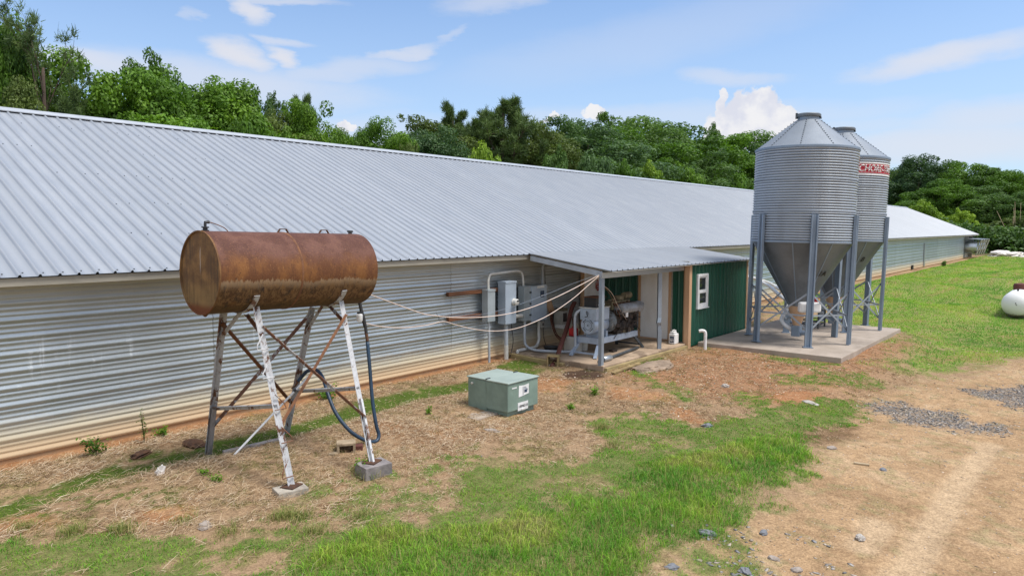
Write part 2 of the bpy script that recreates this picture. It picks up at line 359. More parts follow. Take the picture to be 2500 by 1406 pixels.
def mat_plain():
    simple('steel_grey', (.30, .355, .42), (.245, .285, .335), .45, .35, 3, stretch=(1, 1, .5))
    simple('steel_dark', (.10, .115, .13), (.06, .065, .07), .5, .5, 6)
    mat_galv('galv_leg', (.26, .33, .42), .5, .4, spangle=40)
    mat_galv('galv_brace', (.36, .41, .47), .5, .4, spangle=40)
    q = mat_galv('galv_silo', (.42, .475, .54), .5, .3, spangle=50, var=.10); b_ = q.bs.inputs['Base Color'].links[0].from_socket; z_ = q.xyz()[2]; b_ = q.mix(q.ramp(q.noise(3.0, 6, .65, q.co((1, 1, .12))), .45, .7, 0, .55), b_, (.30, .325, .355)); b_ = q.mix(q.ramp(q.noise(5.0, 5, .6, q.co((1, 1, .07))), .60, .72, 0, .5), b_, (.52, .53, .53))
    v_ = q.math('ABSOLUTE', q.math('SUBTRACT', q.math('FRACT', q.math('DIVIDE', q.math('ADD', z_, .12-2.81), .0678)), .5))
    q.base(q.mix(q.math('MULTIPLY', q.ramp(v_, .24, .08), q.ramp(q.noise(1.5, 5, .6), .2, .7, .95, .65)), b_, (.07, .085, .11)))   # shade of the corrugation valleys painted in as dark stripes
    mat_galv('galv_cone', (.235, .27, .315), .6, .2, spangle=50, var=.14)
    mat_galv('galv_hopper', (.21, .24, .27), .5, .5, spangle=90, var=.35)
    mat_galv('galv_plain', (.50, .54, .58), .36, .75, spangle=40)
    simple('fascia_tan', (.36, .335, .28), (.27, .25, .21), .55, .15, 2.5, stretch=(.4, 1, 1))
    simple('soffit', (.40, .39, .36), (.32, .31, .28), .8)
    simple('foundation', (.40, .22, .11), (.33, .22, .13), .95, 0, 3, bump=.5, stretch=(1, 1, 2))
    q = NT('concrete'); n = q.noise(1.3, 7, .65); f = q.noise(28, 4, .7); st = q.noise(.9, 5, .6, q.co((.4, 1.5, 1)))
    c = q.mix(q.ramp(n, .35, .65), (.40, .335, .275), (.31, .255, .205)); c = q.mix(q.ramp(st, .5, .72, 0, .75), c, (.20, .165, .135)); c = q.mix(q.ramp(f, .5, .8, 0, .5), c, (.50, .44, .38))
    q.base(c); q.set(rough=.9); q.bump(f, .3, .006)
    q = NT('porch_concrete'); n = q.noise(1.1, 7, .65); f = q.noise(28, 4, .7); st = q.noise(1.6, 4, .6)
    c = q.mix(q.ramp(n, .35, .65), (.44, .33, .23), (.31, .225, .155)); c = q.mix(q.ramp(st, .52, .62, 0, .7), c, (.13, .09, .06)); q.base(q.mix(q.ramp(f, .5, .8, 0, .4), c, (.52, .43, .34))); q.set(rough=.9); q.bump(f, .3, .006)
    simple('block_concrete', (.42, .38, .32), (.27, .24, .20), .95, 0, 7, bump=.5)
    simple('block_weathered', (.27, .245, .24), (.15, .135, .135), .95, 0, 6, bump=.5)
    simple('block_tan', (.38, .30, .20), (.25, .19, .12), .95, 0, 7, bump=.5)
    q = NT('green_panel'); n = q.noise(5, 6, .7, q.co((1, 1, .12))); f = q.noise(22, 5, .7, q.co((1, 1, .3)))
    c = q.mix(q.ramp(n, .35, .7), (.012, .092, .058), (.009, .070, .046)); c = q.mix(q.ramp(f, .62, .72, 0, .5), c, (.05, .16, .12)); q.base(c); q.set(rough=.38)
    simple('wood_trim', (.55, .355, .215), (.46, .285, .165), .75, 0, 4, stretch=(1, 1, .15))
    simple('wood_old', (.34, .25, .115), (.20, .145, .07), .85, 0, 5, stretch=(1, .3, 1), bump=.4)
    simple('wood_board', (.17, .065, .026), (.075, .030, .014), .8, 0, 6, stretch=(.25, 1, 4), bump=.5)
    simple('wood_timber', (.40, .31, .15), (.26, .20, .095), .88, 0, 5, stretch=(.4, .4, 3), bump=.4)
    simple('door_white', (.82, .83, .82), (.74, .74, .72), .6, 0, 3, stretch=(1, 1, .4))
    simple('panel_dirty', (.50, .49, .45), (.38, .36, .32), .7, 0, 3)
    simple('white_paint', (.78, .79, .80), (.66, .67, .67), .45, 0, 6)
    simple('white_plastic', (.80, .80, .80), (.70, .70, .69), .4, 0, 6)
    simple('pvc_grey', (.40, .44, .485), (.33, .36, .40), .45, 0, 4)
    simple('pvc_pale', (.62, .62, .60), (.50, .49, .45), .45, 0, 5)
    simple('box_grey', (.40, .475, .565), (.345, .415, .50), .42, .15, 3)
    simple('box_grey_dull', (.36, .41, .44), (.30, .345, .37), .5, .15, 3)
    simple('transformer_green', (.215, .30, .255), (.165, .235, .20), .5, 0, 3.2, bump=.05)
    simple('transformer_lid', (.335, .40, .36), (.285, .345, .31), .45, 0, 3)
    simple('black', (.012, .012, .014), (.02, .02, .022), .5)
    simple('black_rubber', (.018, .018, .02), (.03, .03, .032), .65)
    simple('hose_blue', (.016, .045, .085), (.010, .026, .050), .45, 0, 5)
    simple('red_paint', (.42, .012, .015), (.30, .010, .012), .45)
    simple('banner_red', (.50, .035, .065), (.40, .02, .045), .5)
    simple('rust_pipe', (.135, .040, .030), (.085, .028, .020), .75, 0, 7, bump=.3)
    simple('rust_coil', (.135, .040, .018), (.085, .026, .014), .75, 0, 9)
    simple('rust_dark', (.062, .030, .018), (.12, .055, .025), .8, .1, 9, bump=.3)
    simple('rust_brown', (.20, .085, .035), (.12, .05, .024), .8, 0, 9, bump=.3)
    simple('copper_tube', (.44, .28, .20), (.30, .14, .09), .38, .7, 5)
    simple('cable_pale', (.66, .55, .48), (.60, .47, .39), .5, .1, 5)
    simple('engine_grey', (.26, .29, .31), (.10, .10, .10), .5, .5, 9)
    simple('engine_black', (.025, .022, .022), (.065, .045, .035), .65, .2, 12)
    simple('olive_metal', (.22, .19, .11), (.14, .11, .07), .7, .2, 7)
    simple('cylinder_grey', (.40, .44, .50), (.25, .25, .25), .4, .35, 6)
    simple('generator_blue', (.42, .50, .62), (.33, .40, .50), .45, .35, 5)
    simple('yellow', (.65, .42, .10), (.55, .34, .06), .5)
    simple('navy_label', (.025, .045, .09), (.06, .09, .15), .4)
    simple('sack_white', (.72, .70, .67), (.56, .50, .45), .8, 0, 3)
    simple('bucket', (.60, .59, .55), (.50, .48, .43), .5, 0, 4)
    simple('bark', (.085, .062, .045), (.15, .11, .08), .95, 0, 5, stretch=(1, 1, .25), bump=.5)
    simple('bark_pine', (.115, .08, .06), (.075, .055, .042), .95, 0, 5, stretch=(1, 1, .25), bump=.5)
    simple('dead_wood', (.42, .33, .21), (.30, .23, .15), .95, 0, 5)
    simple('rock', (.36, .31, .27), (.24, .20, .17), .95, 0, 5, bump=.6)
    simple('rock_pale', (.44, .41, .37), (.34, .31, .28), .95, 0, 8, bump=.5)
    simple('rock_slate', (.20, .21, .23), (.13, .135, .15), .9, 0, 8, bump=.5)
    simple('slab_rock', (.34, .255, .185), (.22, .165, .12), .95, 0, 4, bump=.9)
    mat_peel('peel_white', (.55, .555, .57), amt=.555); mat_peel('peel_grey', (.42, .42, .43), amt=.54); mat_peel('peel_rust', (.40, .40, .40), rust=(.16, .065, .03), amt=.42)
    simple('pole_grey', (.30, .28, .28), (.20, .18, .17), .85, 0, 6, stretch=(1, 1, .2), bump=.3)
    q = NT('propane_white'); x, y, z = q.xyz(); n = q.noise(9, 6, .7); g = q.ramp(q.math('ADD', z, q.math('MULTIPLY', n, .22)), -.22, -.30)
    q.base(q.mix(q.math('MULTIPLY', g, .9), (.80, .80, .80), q.mix(q.ramp(n, .4, .6), (.10, .085, .05), (.30, .27, .20)))); q.set(rough=.35)
    q = NT('glass'); q.base((.012, .016, .018)); q.set(rough=.06, spec=.7)
    for nm, a in (('leaf', 0), ('needle', 1)):
        pass
def mat_leaf(name, dark, light, trans=.28):
    q = NT(name); at = q.N('ShaderNodeAttribute'); at.attribute_name = 'Col'; oi = q.N('ShaderNodeObjectInfo')
    t = q.math('ADD', at.outputs['Fac'], q.math('MULTIPLY', q.math('SUBTRACT', oi.outputs['Random'], .5), .22), True)
    c = q.mix(t, dark, light); q.base(c); q.set(rough=.55, spec=.25)
    tr = q.N('ShaderNodeBsdfTranslucent'); q.L(q.mix(1.0, c, (1.5, 1.6, .7), 'MULTIPLY'), tr.inputs[0]); ms = q.N('ShaderNodeMixShader'); ms.inputs[0].default_value = trans
    out = q.nt.nodes['Material Output']; q.L(q.bs.outputs[0], ms.inputs[1]); q.L(tr.outputs[0], ms.inputs[2]); q.L(ms.outputs[0], out.inputs[0])
def mat_blade(name, trans=.3, rough=.6):
    q = NT(name); at = q.N('ShaderNodeAttribute'); at.attribute_name = 'Col'; q.base(at.outputs['Color']); q.set(rough=rough, spec=.2)
    tr = q.N('ShaderNodeBsdfTranslucent'); q.L(at.outputs['Color'], tr.inputs[0]); ms = q.N('ShaderNodeMixShader'); ms.inputs[0].default_value = trans
    out = q.nt.nodes['Material Output']; q.L(q.bs.outputs[0], ms.inputs[1]); q.L(tr.outputs[0], ms.inputs[2]); q.L(ms.outputs[0], out.inputs[0])
def mat_ground():
    q = NT('soil'); at = q.N('ShaderNodeAttribute'); at.attribute_name = 'Col'
    f = q.noise(38, 6, .75); g = q.noise(9, 5, .7); h = q.noise(120, 3, .7)
    c = q.mix(1.0, at.outputs['Color'], q.mix(q.ramp(f, .28, .72), (.62, .60, .58), (1.32, 1.32, 1.32)), 'MULTIPLY')
    c = q.mix(1.0, c, q.mix(q.ramp(g, .3, .7), (.84, .83, .82), (1.14, 1.14, 1.14)), 'MULTIPLY')
    c = q.mix(q.ramp(h, .66, .80, 0, .45), c, (.55, .47, .38)); q.base(c); q.set(rough=.97, spec=.15); q.bump(q.math('ADD', f, q.math('MULTIPLY', g, 1.5)), .55, .03)
mat_roof(); mat_roof('porch_metal', False); mat_wall(); mat_rust_tank(); mat_plain(); mat_ground(); mat_blade('grass_blade', .3); mat_blade('straw_blade', .15, .8); mat_blade('stone_bits', 0.0, .9)
mat_leaf('leaf_green', (.022, .062, .008), (.150, .290, .028)); mat_leaf('leaf_bright', (.040, .100, .009), (.190, .335, .030)); mat_leaf('leaf_dark', (.028, .072, .018), (.135, .235, .052))
mat_leaf('leaf_olive', (.035, .062, .015), (.175, .235, .052)); mat_leaf('leaf_pine', (.032, .066, .020), (.16, .235, .070), .18); mat_leaf('leaf_yellow', (.10, .19, .014), (.36, .50, .06)); mat_leaf('leaf_blue', (.022, .058, .026), (.130, .225, .075))
G = MATS

# ------------------------------------------------------------------ ground
def in_poly(x, y, P):
    P = np.array(P); d = np.full(x.shape, 1e9); ins = np.zeros(x.shape, bool); n = len(P)
    for i in range(n):
        a, b = P[i], P[(i+1) % n]; e = b-a; wx, wy = x-a[0], y-a[1]
        t = np.clip((wx*e[0]+wy*e[1])/max(e@e, 1e-9), 0, 1); d = np.minimum(d, np.hypot(wx-e[0]*t, wy-e[1]*t))
        c = ((a[1] > y) != (b[1] > y)) & (x < e[0]*(y-a[1])/(e[1] if abs(e[1]) > 1e-9 else 1e-9)+a[0]); ins ^= c
    return np.where(ins, d, -d)
def line_d(x, y, P):
    d = np.full(x.shape, 1e9); P = np.array(P)
    for a, b in zip(P[:-1], P[1:]):
        e = b-a; t = np.clip(((x-a[0])*e[0]+(y-a[1])*e[1])/(e@e), 0, 1); d = np.minimum(d, np.hypot(x-a[0]-e[0]*t, y-a[1]-e[1]*t))
    return d
def gh(x, y):
    x = np.asarray(x, float); y = np.asarray(y, float)
    far = sstep(np.hypot(x-12, y-4), 30, 90)
    z = 0.10*(fbm(x, y, .23, 3)-.5)*(1+far*1.5)+.05*(fbm(x+5, y, 1.1, 3)-.5)
    z = z-.055*np.exp(-((y-9.75)/.40)**2)*sstep(x, 13.2, 11.5)              # drain along the wall
    z = z+.05*np.exp(-((y-8.4)/.7)**2)*sstep(x, 12, 9)
    near_pad = np.maximum(np.maximum(17.3-x, x-23.8), np.maximum(4.4-y, y-8.2))
    z = z*sstep(near_pad, -.2, .5)                                          # flat under the pad
    z = z-.16*sstep(y, 4.3, 3.0)*sstep(x, 9, 14)*(1-far)-.10*sstep(y, 4.5, 2.5)*sstep(x, 15, 9)*(1-far)
    z = z+1.05*(fbm(x*.8, y*1.3, .17, 3)-.47)*sstep(x, 25, 32)*sstep(y, 10.6, 9.0)*sstep(x, 110, 95)
    z = z+.10*(fbm(x, y, .8, 3)-.5)*sstep(x, 10.5, 12.5)*sstep(y, 8.2, 7.6)*sstep(y, 3.0, 4.5)*(1-sstep(x, 25, 27))
    under = sstep(y, 10.75, 11.0)*(1-sstep(y, 25.5, 28))*sstep(x, -18, -16)
    porch = sstep(x, 12.85, 13.05)*sstep(y, 8.1, 8.35)*sstep(x, 24.0, 23.0)
    z = z*(1-np.maximum(under, porch))+.0*under
    return z
def gp(px, py):
    p = gz(px, py)
    for _ in range(5): p = gz(px, py, float(gh(p[0], p[1])))
    return p[:2]
def GP(L_): return [gp(*p) for p in L_]
Z_GREEN = GP([(620, 1500), (690, 1350), (830, 1300), (1010, 1278), (1090, 1235), (1140, 1180), (1150, 1112), (1230, 1105), (1330, 1130), (1430, 1125), (1480, 1080), (1435, 1045), (1450, 1018), (1560, 1008), (1650, 1035), (1720, 1045), (1800, 1020), (1870, 990), (1960, 985), (2060, 975), (2085, 1010), (2000, 1050), (1990, 1100), (1950, 1170), (1890, 1230), (1800, 1280), (1660, 1345), (1540, 1420), (1500, 1560)])
Z_TUFT = GP([(-250, 1345), (0, 1325), (150, 1308), (420, 1308), (640, 1290), (830, 1290), (700, 1350), (640, 1560), (-350, 1560)])
Z_THIN = GP([(640, 1290), (760, 1190), (930, 1150), (1150, 1100), (1150, 1180), (1010, 1280), (830, 1300)])
Z_STR = [GP(p) for p in ([(1900, 915), (1990, 915), (2060, 935), (2000, 955), (1920, 940)], [(2000, 905), (2100, 915), (2170, 940), (2120, 950), (2040, 935)], [(1840, 855), (1960, 878), (2050, 890), (1990, 900), (1880, 880)],
    [(1780, 960), (1850, 955), (1900, 1000), (1840, 1010)], [(1660, 1345), (1760, 1290), (1830, 1330), (1850, 1400), (1790, 1440), (1650, 1440)], [(1990, 975), (2090, 985), (2110, 1020), (2020, 1030)], [(1560, 905), (1690, 960), (1680, 985), (1560, 930)], [(1700, 845), (1740, 842), (1760, 855), (1710, 862)])]
Z_LAWN = GP([(2150, 835), (2205, 812), (2260, 845), (2150, 890), (2260, 915), (2500, 868), (2750, 835), (2800, 690), (2480, 634), (2385, 637), (2300, 668), (2150, 735), (2000, 775), (1850, 800), (1900, 790), (2110, 800)])
Z_ROAD = GP([(1520, 1500), (1665, 1352), (1805, 1288), (1955, 1180), (2010, 1095), (2100, 1012), (2170, 955), (2300, 925), (2500, 882), (2700, 862), (2950, 850), (3300, 1100), (3600, 1600), (1500, 1700)])
Z_GRAV = [GP([(2130, 998), (2200, 985), (2300, 1000), (2400, 1030), (2445, 1060), (2330, 1056), (2200, 1030)]), GP([(2370, 957), (2500, 943), (2620, 950), (2620, 1012), (2480, 997)])]
Z_SCAT = GP([(1690, 1310), (1850, 1285), (2000, 1330), (2010, 1400), (1900, 1450), (1640, 1450)])
Z_CLAY = [GP(p) for p in ([(-60, 1262), (110, 1248), (200, 1275), (60, 1300), (-60, 1300)], [(340, 1250), (470, 1235), (470, 1268), (360, 1278)], [(1640, 985), (1730, 1030), (1740, 1042), (1660, 1030)], [(1480, 935), (1640, 960), (1650, 985), (1500, 975)], [(1880, 955), (2010, 960), (1990, 985), (1890, 985)], [(1300, 925), (1400, 930), (1380, 960), (1300, 960)])]
Z_OIL = GP([(1375, 905), (1450, 898), (1490, 912), (1450, 928), (1385, 922)]); Z_MUD = GP([(1940, 1050), (2080, 1045), (2110, 1070), (2060, 1085), (1960, 1075)])
TRACKS = [GP([(2420, 1085), (2330, 1200), (2270, 1300), (2200, 1420), (2100, 1600)]), GP([(2140, 1275), (2105, 1335)]), GP([(2900, 1050), (2700, 1280), (2600, 1450)])]
def zones(x, y):
    n1 = fbm(x, y, 1.3, 4)-.5; n2 = fbm(x+31, y-7, 4.5, 4)-.5; n3 = fbm(x-11, y+23, 12, 3)-.5; dist = np.hypot(x, y); sc = np.clip(dist/9, .8, 4)
    j = (n1*.55+n2*.45+n3*.25)*np.minimum(sc, 2.2)
    def P(z, soft=.12, amp=1.0): return sstep(in_poly(x, y, z)+j*amp, -soft, soft)
    z = {}
    z['green'] = P(Z_GREEN); tf = P(Z_TUFT)*sstep(n1*.8+n2*1.1, -.46, -.06); th = P(Z_THIN, .25)*sstep(n2*1.0+n1*.5, -.20, .16)*.9
    st = np.zeros_like(x)
    for q in Z_STR: st = np.maximum(st, P(q, .14, .75))
    st = st*(.35+.65*sstep(n2+n3*.6, -.12, .12)); z['green'] = np.clip(np.maximum(np.maximum(z['green']*(.45+.55*sstep(n1+n2*.8, -.30, -.04)), tf), np.maximum(th, st)), 0, 1)
    z['lawn'] = P(Z_LAWN, .5)*(.55+.45*sstep(n1+n2*.7, -.26, -.05))
    farl = sstep(x, 26, 34)*sstep(y, 10.6, 10.2)*sstep(y, -1.5, 1.5); z['lawn'] = np.maximum(z['lawn'], farl*(.55+.45*sstep(n1+n2*.7, -.26, -.05)))
    z['road'] = np.maximum(P(Z_ROAD, .25, .8), sstep(y, 1.0, -1.0))*(1-z['lawn'])
    z['moss'] = sstep(np.abs(y-9.70+.10*np.sin(x*1.3)+n1*.35+.25*sstep(x, 4.2, 2.5)), .52, .26)*sstep(x, 13.0, 11.8)*sstep(x, 1.0, 1.8)*sstep(n1+n2*.8, np.where(x < 4.6, -.32, -.46), np.where(x < 4.6, -.04, -.20))
    z['moss'] = np.maximum(z['moss'], sstep(np.hypot((x-12.5)/.9, (y-10.25)/.45)+n2*.8, 1.0, .7)); z['moss'] = np.maximum(z['moss'], .8*sstep(np.hypot((x-14.6)/1.2, (y-8.1)/.18)+n2*.9, 1.0, .6))
    z['moss'] = np.maximum(z['moss'], .85*sstep(in_poly(x, y, GPM)+j*.6, -.15, .1)*sstep(n2+n3, -.06, .08))
    z['clay'] = sstep(y, 10.72, 10.88)*sstep(x, 14, 13)
    for q in Z_CLAY: z['clay'] = np.maximum(z['clay'], P(q, .12, .55))
    z['clay'] = np.maximum(z['clay'], .5*sstep(n1+n2*.5, .16, .3))
    gr = np.zeros_like(x)
    for q in Z_GRAV: gr = np.maximum(gr, P(q, .22, .8))
    z['gravel'] = gr; z['scat'] = P(Z_SCAT, .3)*sstep(n1+n2, -.1, .15); z['oil'] = P(Z_OIL, .12, .5); z['mud'] = P(Z_MUD, .2, .6)
    t = np.zeros_like(x)
    for q in TRACKS: t = np.maximum(t, sstep(line_d(x, y, q)+n2*.16, .24, .08))
    z['track'] = t; z['n1'], z['n2'], z['n3'] = n1, n2, n3; z['dist'] = dist
    return z
GPM = GP([(-60, 1225), (200, 1195), (420, 1195), (420, 1225), (120, 1262), (-60, 1270)])
def L3(a, b, t): return a*(1-t[:, None])+np.array(b)*t[:, None]
def ground_color(x, y, z):
    n1, n2, n3 = z['n1'], z['n2'], z['n3']
    c = np.tile(np.array((.315, .215, .128)), (len(x), 1))
    c = L3(c, (.46, .33, .20), sstep(n2, -.1, .2)); c = L3(c, (.19, .17, .06), sstep(n2-n1*.6+n3*.5, .04, .22)*.75); c = L3(c, (.20, .11, .055), sstep(n1+n3*.6, .02, .22)*.7)
    redz = sstep(x, 11.5, 13)*sstep(x, 24, 20)*sstep(y, 8.3, 7.6)*sstep(y, 3.0, 4.5); c = L3(c, (.34, .165, .085), redz*.85*(.55+sstep(n2, -.15, .15)*.5))
    c = L3(c, (.37, .165, .068), z['clay']*np.where(y > 10.6, .55, .5))
    rd = np.tile(np.array((.405, .270, .152)), (len(x), 1)); rd = L3(rd, (.31, .20, .11), sstep(n1*.7+n2, -.08, .2)*.85); rd = L3(rd, (.27, .18, .105), sstep(n3+n2*.5, .06, .24)*.6); rd = L3(rd, (.48, .345, .215), sstep(n2-n1, .05, .3)*.6); rd = L3(rd, (.50, .37, .235), z['track']*.75)
    rd = L3(rd, (.30, .26, .12), sstep(n2+n3*.9, .12, .28)*.45*(1-z['track']))
    c = c*(1-z['road'][:, None])+rd*z['road'][:, None]
    c = L3(c, (.11, .15, .035), z['green']*.8); c = L3(c, (.19, .26, .05), z['lawn']*.9); c = L3(c, (.27, .20, .085), z['lawn']*sstep(n1+n2*.8, .02, .2)*.8); c = L3(c, (.10, .15, .03), z['lawn']*sstep(-n1+n2*.6, .05, .25)*.8)
    c = L3(c, (.06, .11, .012), z['moss']*.92); c = L3(c, (.20, .175, .15), z['gravel']*.7); c = L3(c, (.035, .020, .016), z['oil']*.85); c = L3(c, (.13, .075, .038), z['mud']*.7)
    w = sstep(np.hypot(np.maximum(0, 28-y)*1.0, 0), 4, 0)+sstep(x, 96, 104); c = L3(c, (.05, .065, .02), np.clip(w, 0, 1)*.85)
    return np.clip(c, 0, 1)
def axis(parts): return np.unique(np.round(np.concatenate(parts), 4))
GRID = []
def make_ground():
    gx = [30.0]; 
    while gx[-1] < 1500: gx.append(gx[-1]*1.035+.05)
    xs = axis([-np.geomspace(4, 1500, 30)[::-1]+1, np.arange(-3, 1.2, .3), np.arange(1.2, 16, .05), np.arange(16, 30, .1), np.array(gx)])
    ys = axis([-np.geomspace(4, 1500, 30)[::-1], np.arange(-4, 0, .2), np.arange(0, 2, .08), np.arange(2, 11.2, .05), np.arange(11.2, 30, .6), np.geomspace(30, 1500, 30)])
    X, Y = np.meshgrid(xs, ys); x, y = X.ravel(), Y.ravel(); z = zones(x, y); h = gh(x, y)
    near = sstep(z['dist'], 30, 20)
    h = h+near*(.030*z['n2']+.022*z['n3'])*(1-z['road']*.75)*(y < 10.9)*(np.maximum(17.3-x, np.maximum(x-23.8, np.maximum(4.4-y, y-8.2))) > .1)*(1-sstep(x, 12.9, 13.1)*sstep(y, 8.2, 8.4))-.018*z['track']
    GRID[:] = [xs, ys, h.reshape(len(ys), len(xs))]
    col = ground_color(x, y, z); V = np.stack([x, y, h], 1); nx, ny = len(xs), len(ys)
    i = (np.arange(ny-1)[:, None]*nx+np.arange(nx-1)[None, :]).ravel(); Fc = np.stack([i, i+1, i+nx+1, i+nx], 1)
    isr = z['road'][Fc].mean(1) > .5
    for nm, msk in (('ground', ~isr), ('dirt_road', isr)):
        f = Fc[msk]; u, inv = np.unique(f, return_inverse=True)
        o = link(nm, np_mesh(nm, V[u], inv.reshape(f.shape), col[u], True), G['soil']); o['kind'] = 'structure'
make_ground()

# ------------------------------------------------------------------ poultry house
BX0, BX1, WY, EY, EZ, RY, RZ = -16.0, 94.3, 11.1, 10.65, 2.53, 18.1, 5.69
barn = thing('poultry_house', 'long low metal clad poultry house with pale ribbed roof running the whole width', 'barn', (0, WY, 0))
def ribbed(p0, du, dv, nrib, pitch, hgt, nrm, foot=.05, top=.02, minor=0.0, nseg=1, jit=0.0):
    """ribbed sheet: ribs run along dv, repeat along du"""
    p0, du, dv, nrm = (np.array(q, float) for q in (p0, du, dv, nrm)); s = []; 
    for i in range(nrib):
        a = i*pitch; s += [(a-foot/2, 0), (a-top/2, hgt), (a+top/2, hgt), (a+foot/2, 0)]
        if minor:
            for k in (1/3, 2/3):
                b = a+pitch*k; s += [(b-.014, 0), (b, minor), (b+.014, 0)]
    s = np.array(s); t = np.linspace(0, 1, nseg+1); rr = np.random.default_rng(3)
    V = []
    for k, tk in enumerate(t):
        o = rr.normal(0, jit, len(s)) if jit else 0
        V.append(p0+s[:, :1]*du+tk*dv+(s[:, 1]+o)[:, None]*nrm)
    n = len(s); V = np.concatenate(V); i = (np.arange(nseg)[:, None]*n+np.arange(n-1)[None]).ravel()
    return V, np.stack([i, i+1, i+n+1, i+n], 1)
def sheet(name, mat, parent, *a, screws=None, **k):
    V, Fc = ribbed(*a, **k); o_ = ORG[parent] if parent is not None else np.zeros(3)
    return link(name, np_mesh(name, V-o_, Fc), G[mat], parent)
sl = np.array([0, RY-EY, RZ-EZ]); sln = np.array([0, -(RZ-EZ), RY-EY]); sln = sln/np.linalg.norm(sln)
NR = int((BX1+.2-BX0)/.2286)
sheet('roof', 'roof_metal', barn, (BX0, EY, EZ), (1, 0, 0), sl, NR, .2286, .030, sln, foot=.046, top=.020)
sl2 = np.array([0, RY-EY, EZ-RZ]); n2 = np.array([0, RZ-EZ, RY-EY]); n2 = n2/np.linalg.norm(n2)
sheet('rear_roof', 'roof_metal', barn, (BX0, RY, RZ), (1, 0, 0), sl2, NR, .2286, .020, n2, foot=.046, top=.018)
mb = MB(); dz = (RZ-EZ)/(RY-EY)
for s in (-1, 1):
    a = np.array((0, RY, RZ+.058)); b = np.array((0, RY+s*.22, RZ+.058-.22*dz)); e = b+np.array((0, 0, -.018))
    mb.extrude([(BX0, *a[1:]), (BX0, *b[1:]), (BX0, *e[1:]), (BX0, *(a+np.array((0, 0, -.012)))[1:])], (BX1+.15-BX0, 0, 0))
mb.build('ridge_cap', G['ridge_metal'], barn)
mb = MB(); rs = np.random.default_rng(11)                     # screw heads on the nearest sheets
for row, t in enumerate((.012, .17, .34, .52, .70, .88)):
    for i in range(0, 130):
        if t > .05 and rs.random() < .62: continue
        x = BX0+.2286*(70+i)+.06; p = np.array((x, EY, EZ))+sl*(t+rs.normal(0, .003)); r = .011
        mb.extrude([p+sln*.001+np.array((r*math.cos(k*1.257), 0, 0))+sl/np.linalg.norm(sl)*r*math.sin(k*1.257) for k in range(5)], sln*.008)
tag(mb.build('roof_screw', G['steel_dark'], barn), kind='stuff')
m = MB().b2((BX0, EY+.035, 2.41), (BX1, EY+.06, 2.515)); m.build('fascia', G['fascia_tan'], barn)
MB().b2((BX0, EY+.062, 2.405), (BX1, WY+.05, 2.42)).build('soffit', G['soffit'], barn)
sheet('side_wall', 'wall_metal', barn, (BX0, WY, .10), (0, 0, 1), (86.6-BX0, 0, 0), 11, .2286, .020, (0, -1, 0), foot=.075, top=.026, minor=.010, nseg=46, jit=.0012)
MB().b2((BX0, WY+.01, -.25), (86.6, WY+.16, .115)).build('foundation', G['foundation'], barn)
sheet('rear_wall', 'wall_metal', barn, (BX0, 25.1, .10), (0, 0, 1), (BX1-.3-BX0, 0, 0), 11, .2286, .022, (0, 1, 0), foot=.062, top=.026, nseg=2)
MB().extrude([(BX1-.3, WY+.1, 0), (BX1-.3, 25.05, 0), (BX1-.3, 25.05, 2.4), (BX1-.3, RY, RZ-.08), (BX1-.3, WY+.1, 2.4)], (.06, 0, 0)).build('gable_wall', G['panel_dirty'], barn)
MB().extrude([(BX0+.05, WY+.1, 0), (BX0+.05, 25.05, 0), (BX0+.05, 25.05, 2.4), (BX0+.05, RY, RZ-.08), (BX0+.05, WY+.1, 2.4)], (.06, 0, 0)).build('gable_wall', G['panel_dirty'], barn)
MB().b2((86.6, WY+.45, -.1), (BX1-.3, WY+.55, 2.405)).build('fan_bay_wall', G['panel_dirty'], barn)
m = MB().b2((86.5, WY-.03, .3), (86.6, WY+.5, 2.4)); m.build('corner_trim', G['galv_plain'], barn)
m = MB().b2((65.2, WY-.09, .12), (65.5, WY-.03, 2.0)); m.build('service_panel', G['galv_plain'], barn)
m = MB().b2((60.5, WY-.12, .05), (60.9, WY-.03, .38)); m.build('drain_hatch', G['black'], barn)
for i in range(4):                                            # exhaust fans standing out of the far wall bay
    x = 87.5+i*1.95; f = thing('exhaust_fan', 'galvanised cone exhaust fan %s of the row at the far end of the barn' % ('nearest', 'second', 'third', 'farthest')[i], 'fan', (x, WY+.4, 1.25), 'exhaust fans at the far end of the barn')
    mb = MB(); mb.b2((x-.62, WY-.05, .52), (x+.62, WY+.45, .56)); mb.b2((x-.62, WY-.05, 1.96), (x+.62, WY+.45, 2.0)); mb.b2((x-.66, WY-.05, .52), (x-.62, WY+.45, 2.0)); mb.b2((x+.62, WY-.05, .52), (x+.66, WY+.45, 2.0)); mb.build('housing', G['galv_plain'], f)
    MB().lathe([(.50, 0), (.52, -.2), (.64, -1.12), (.65, -1.12), (.53, -.2), (.51, 0)], (x, WY-.05, 1.26), 28, 'Y', cap=False).build('cone', G['galv_plain'], f, smooth=True)
    MB().extrude([(x-.5, WY-1.02, .38), (x+.35, WY-1.02, .38), (x+.35, WY-1.50, 2.02), (x-.5, WY-1.50, 2.02)], (0, -.05, -.015)).build('shutter', G['fascia_tan'], f)
    MB().extrude([(x-.6, WY-1.50, 2.03), (x+.5, WY-1.50, 2.03), (x+.6, WY+.1, 2.12), (x-.6, WY+.1, 2.12)], (0, 0, .02)).build('hood', G['galv_plain'], f)

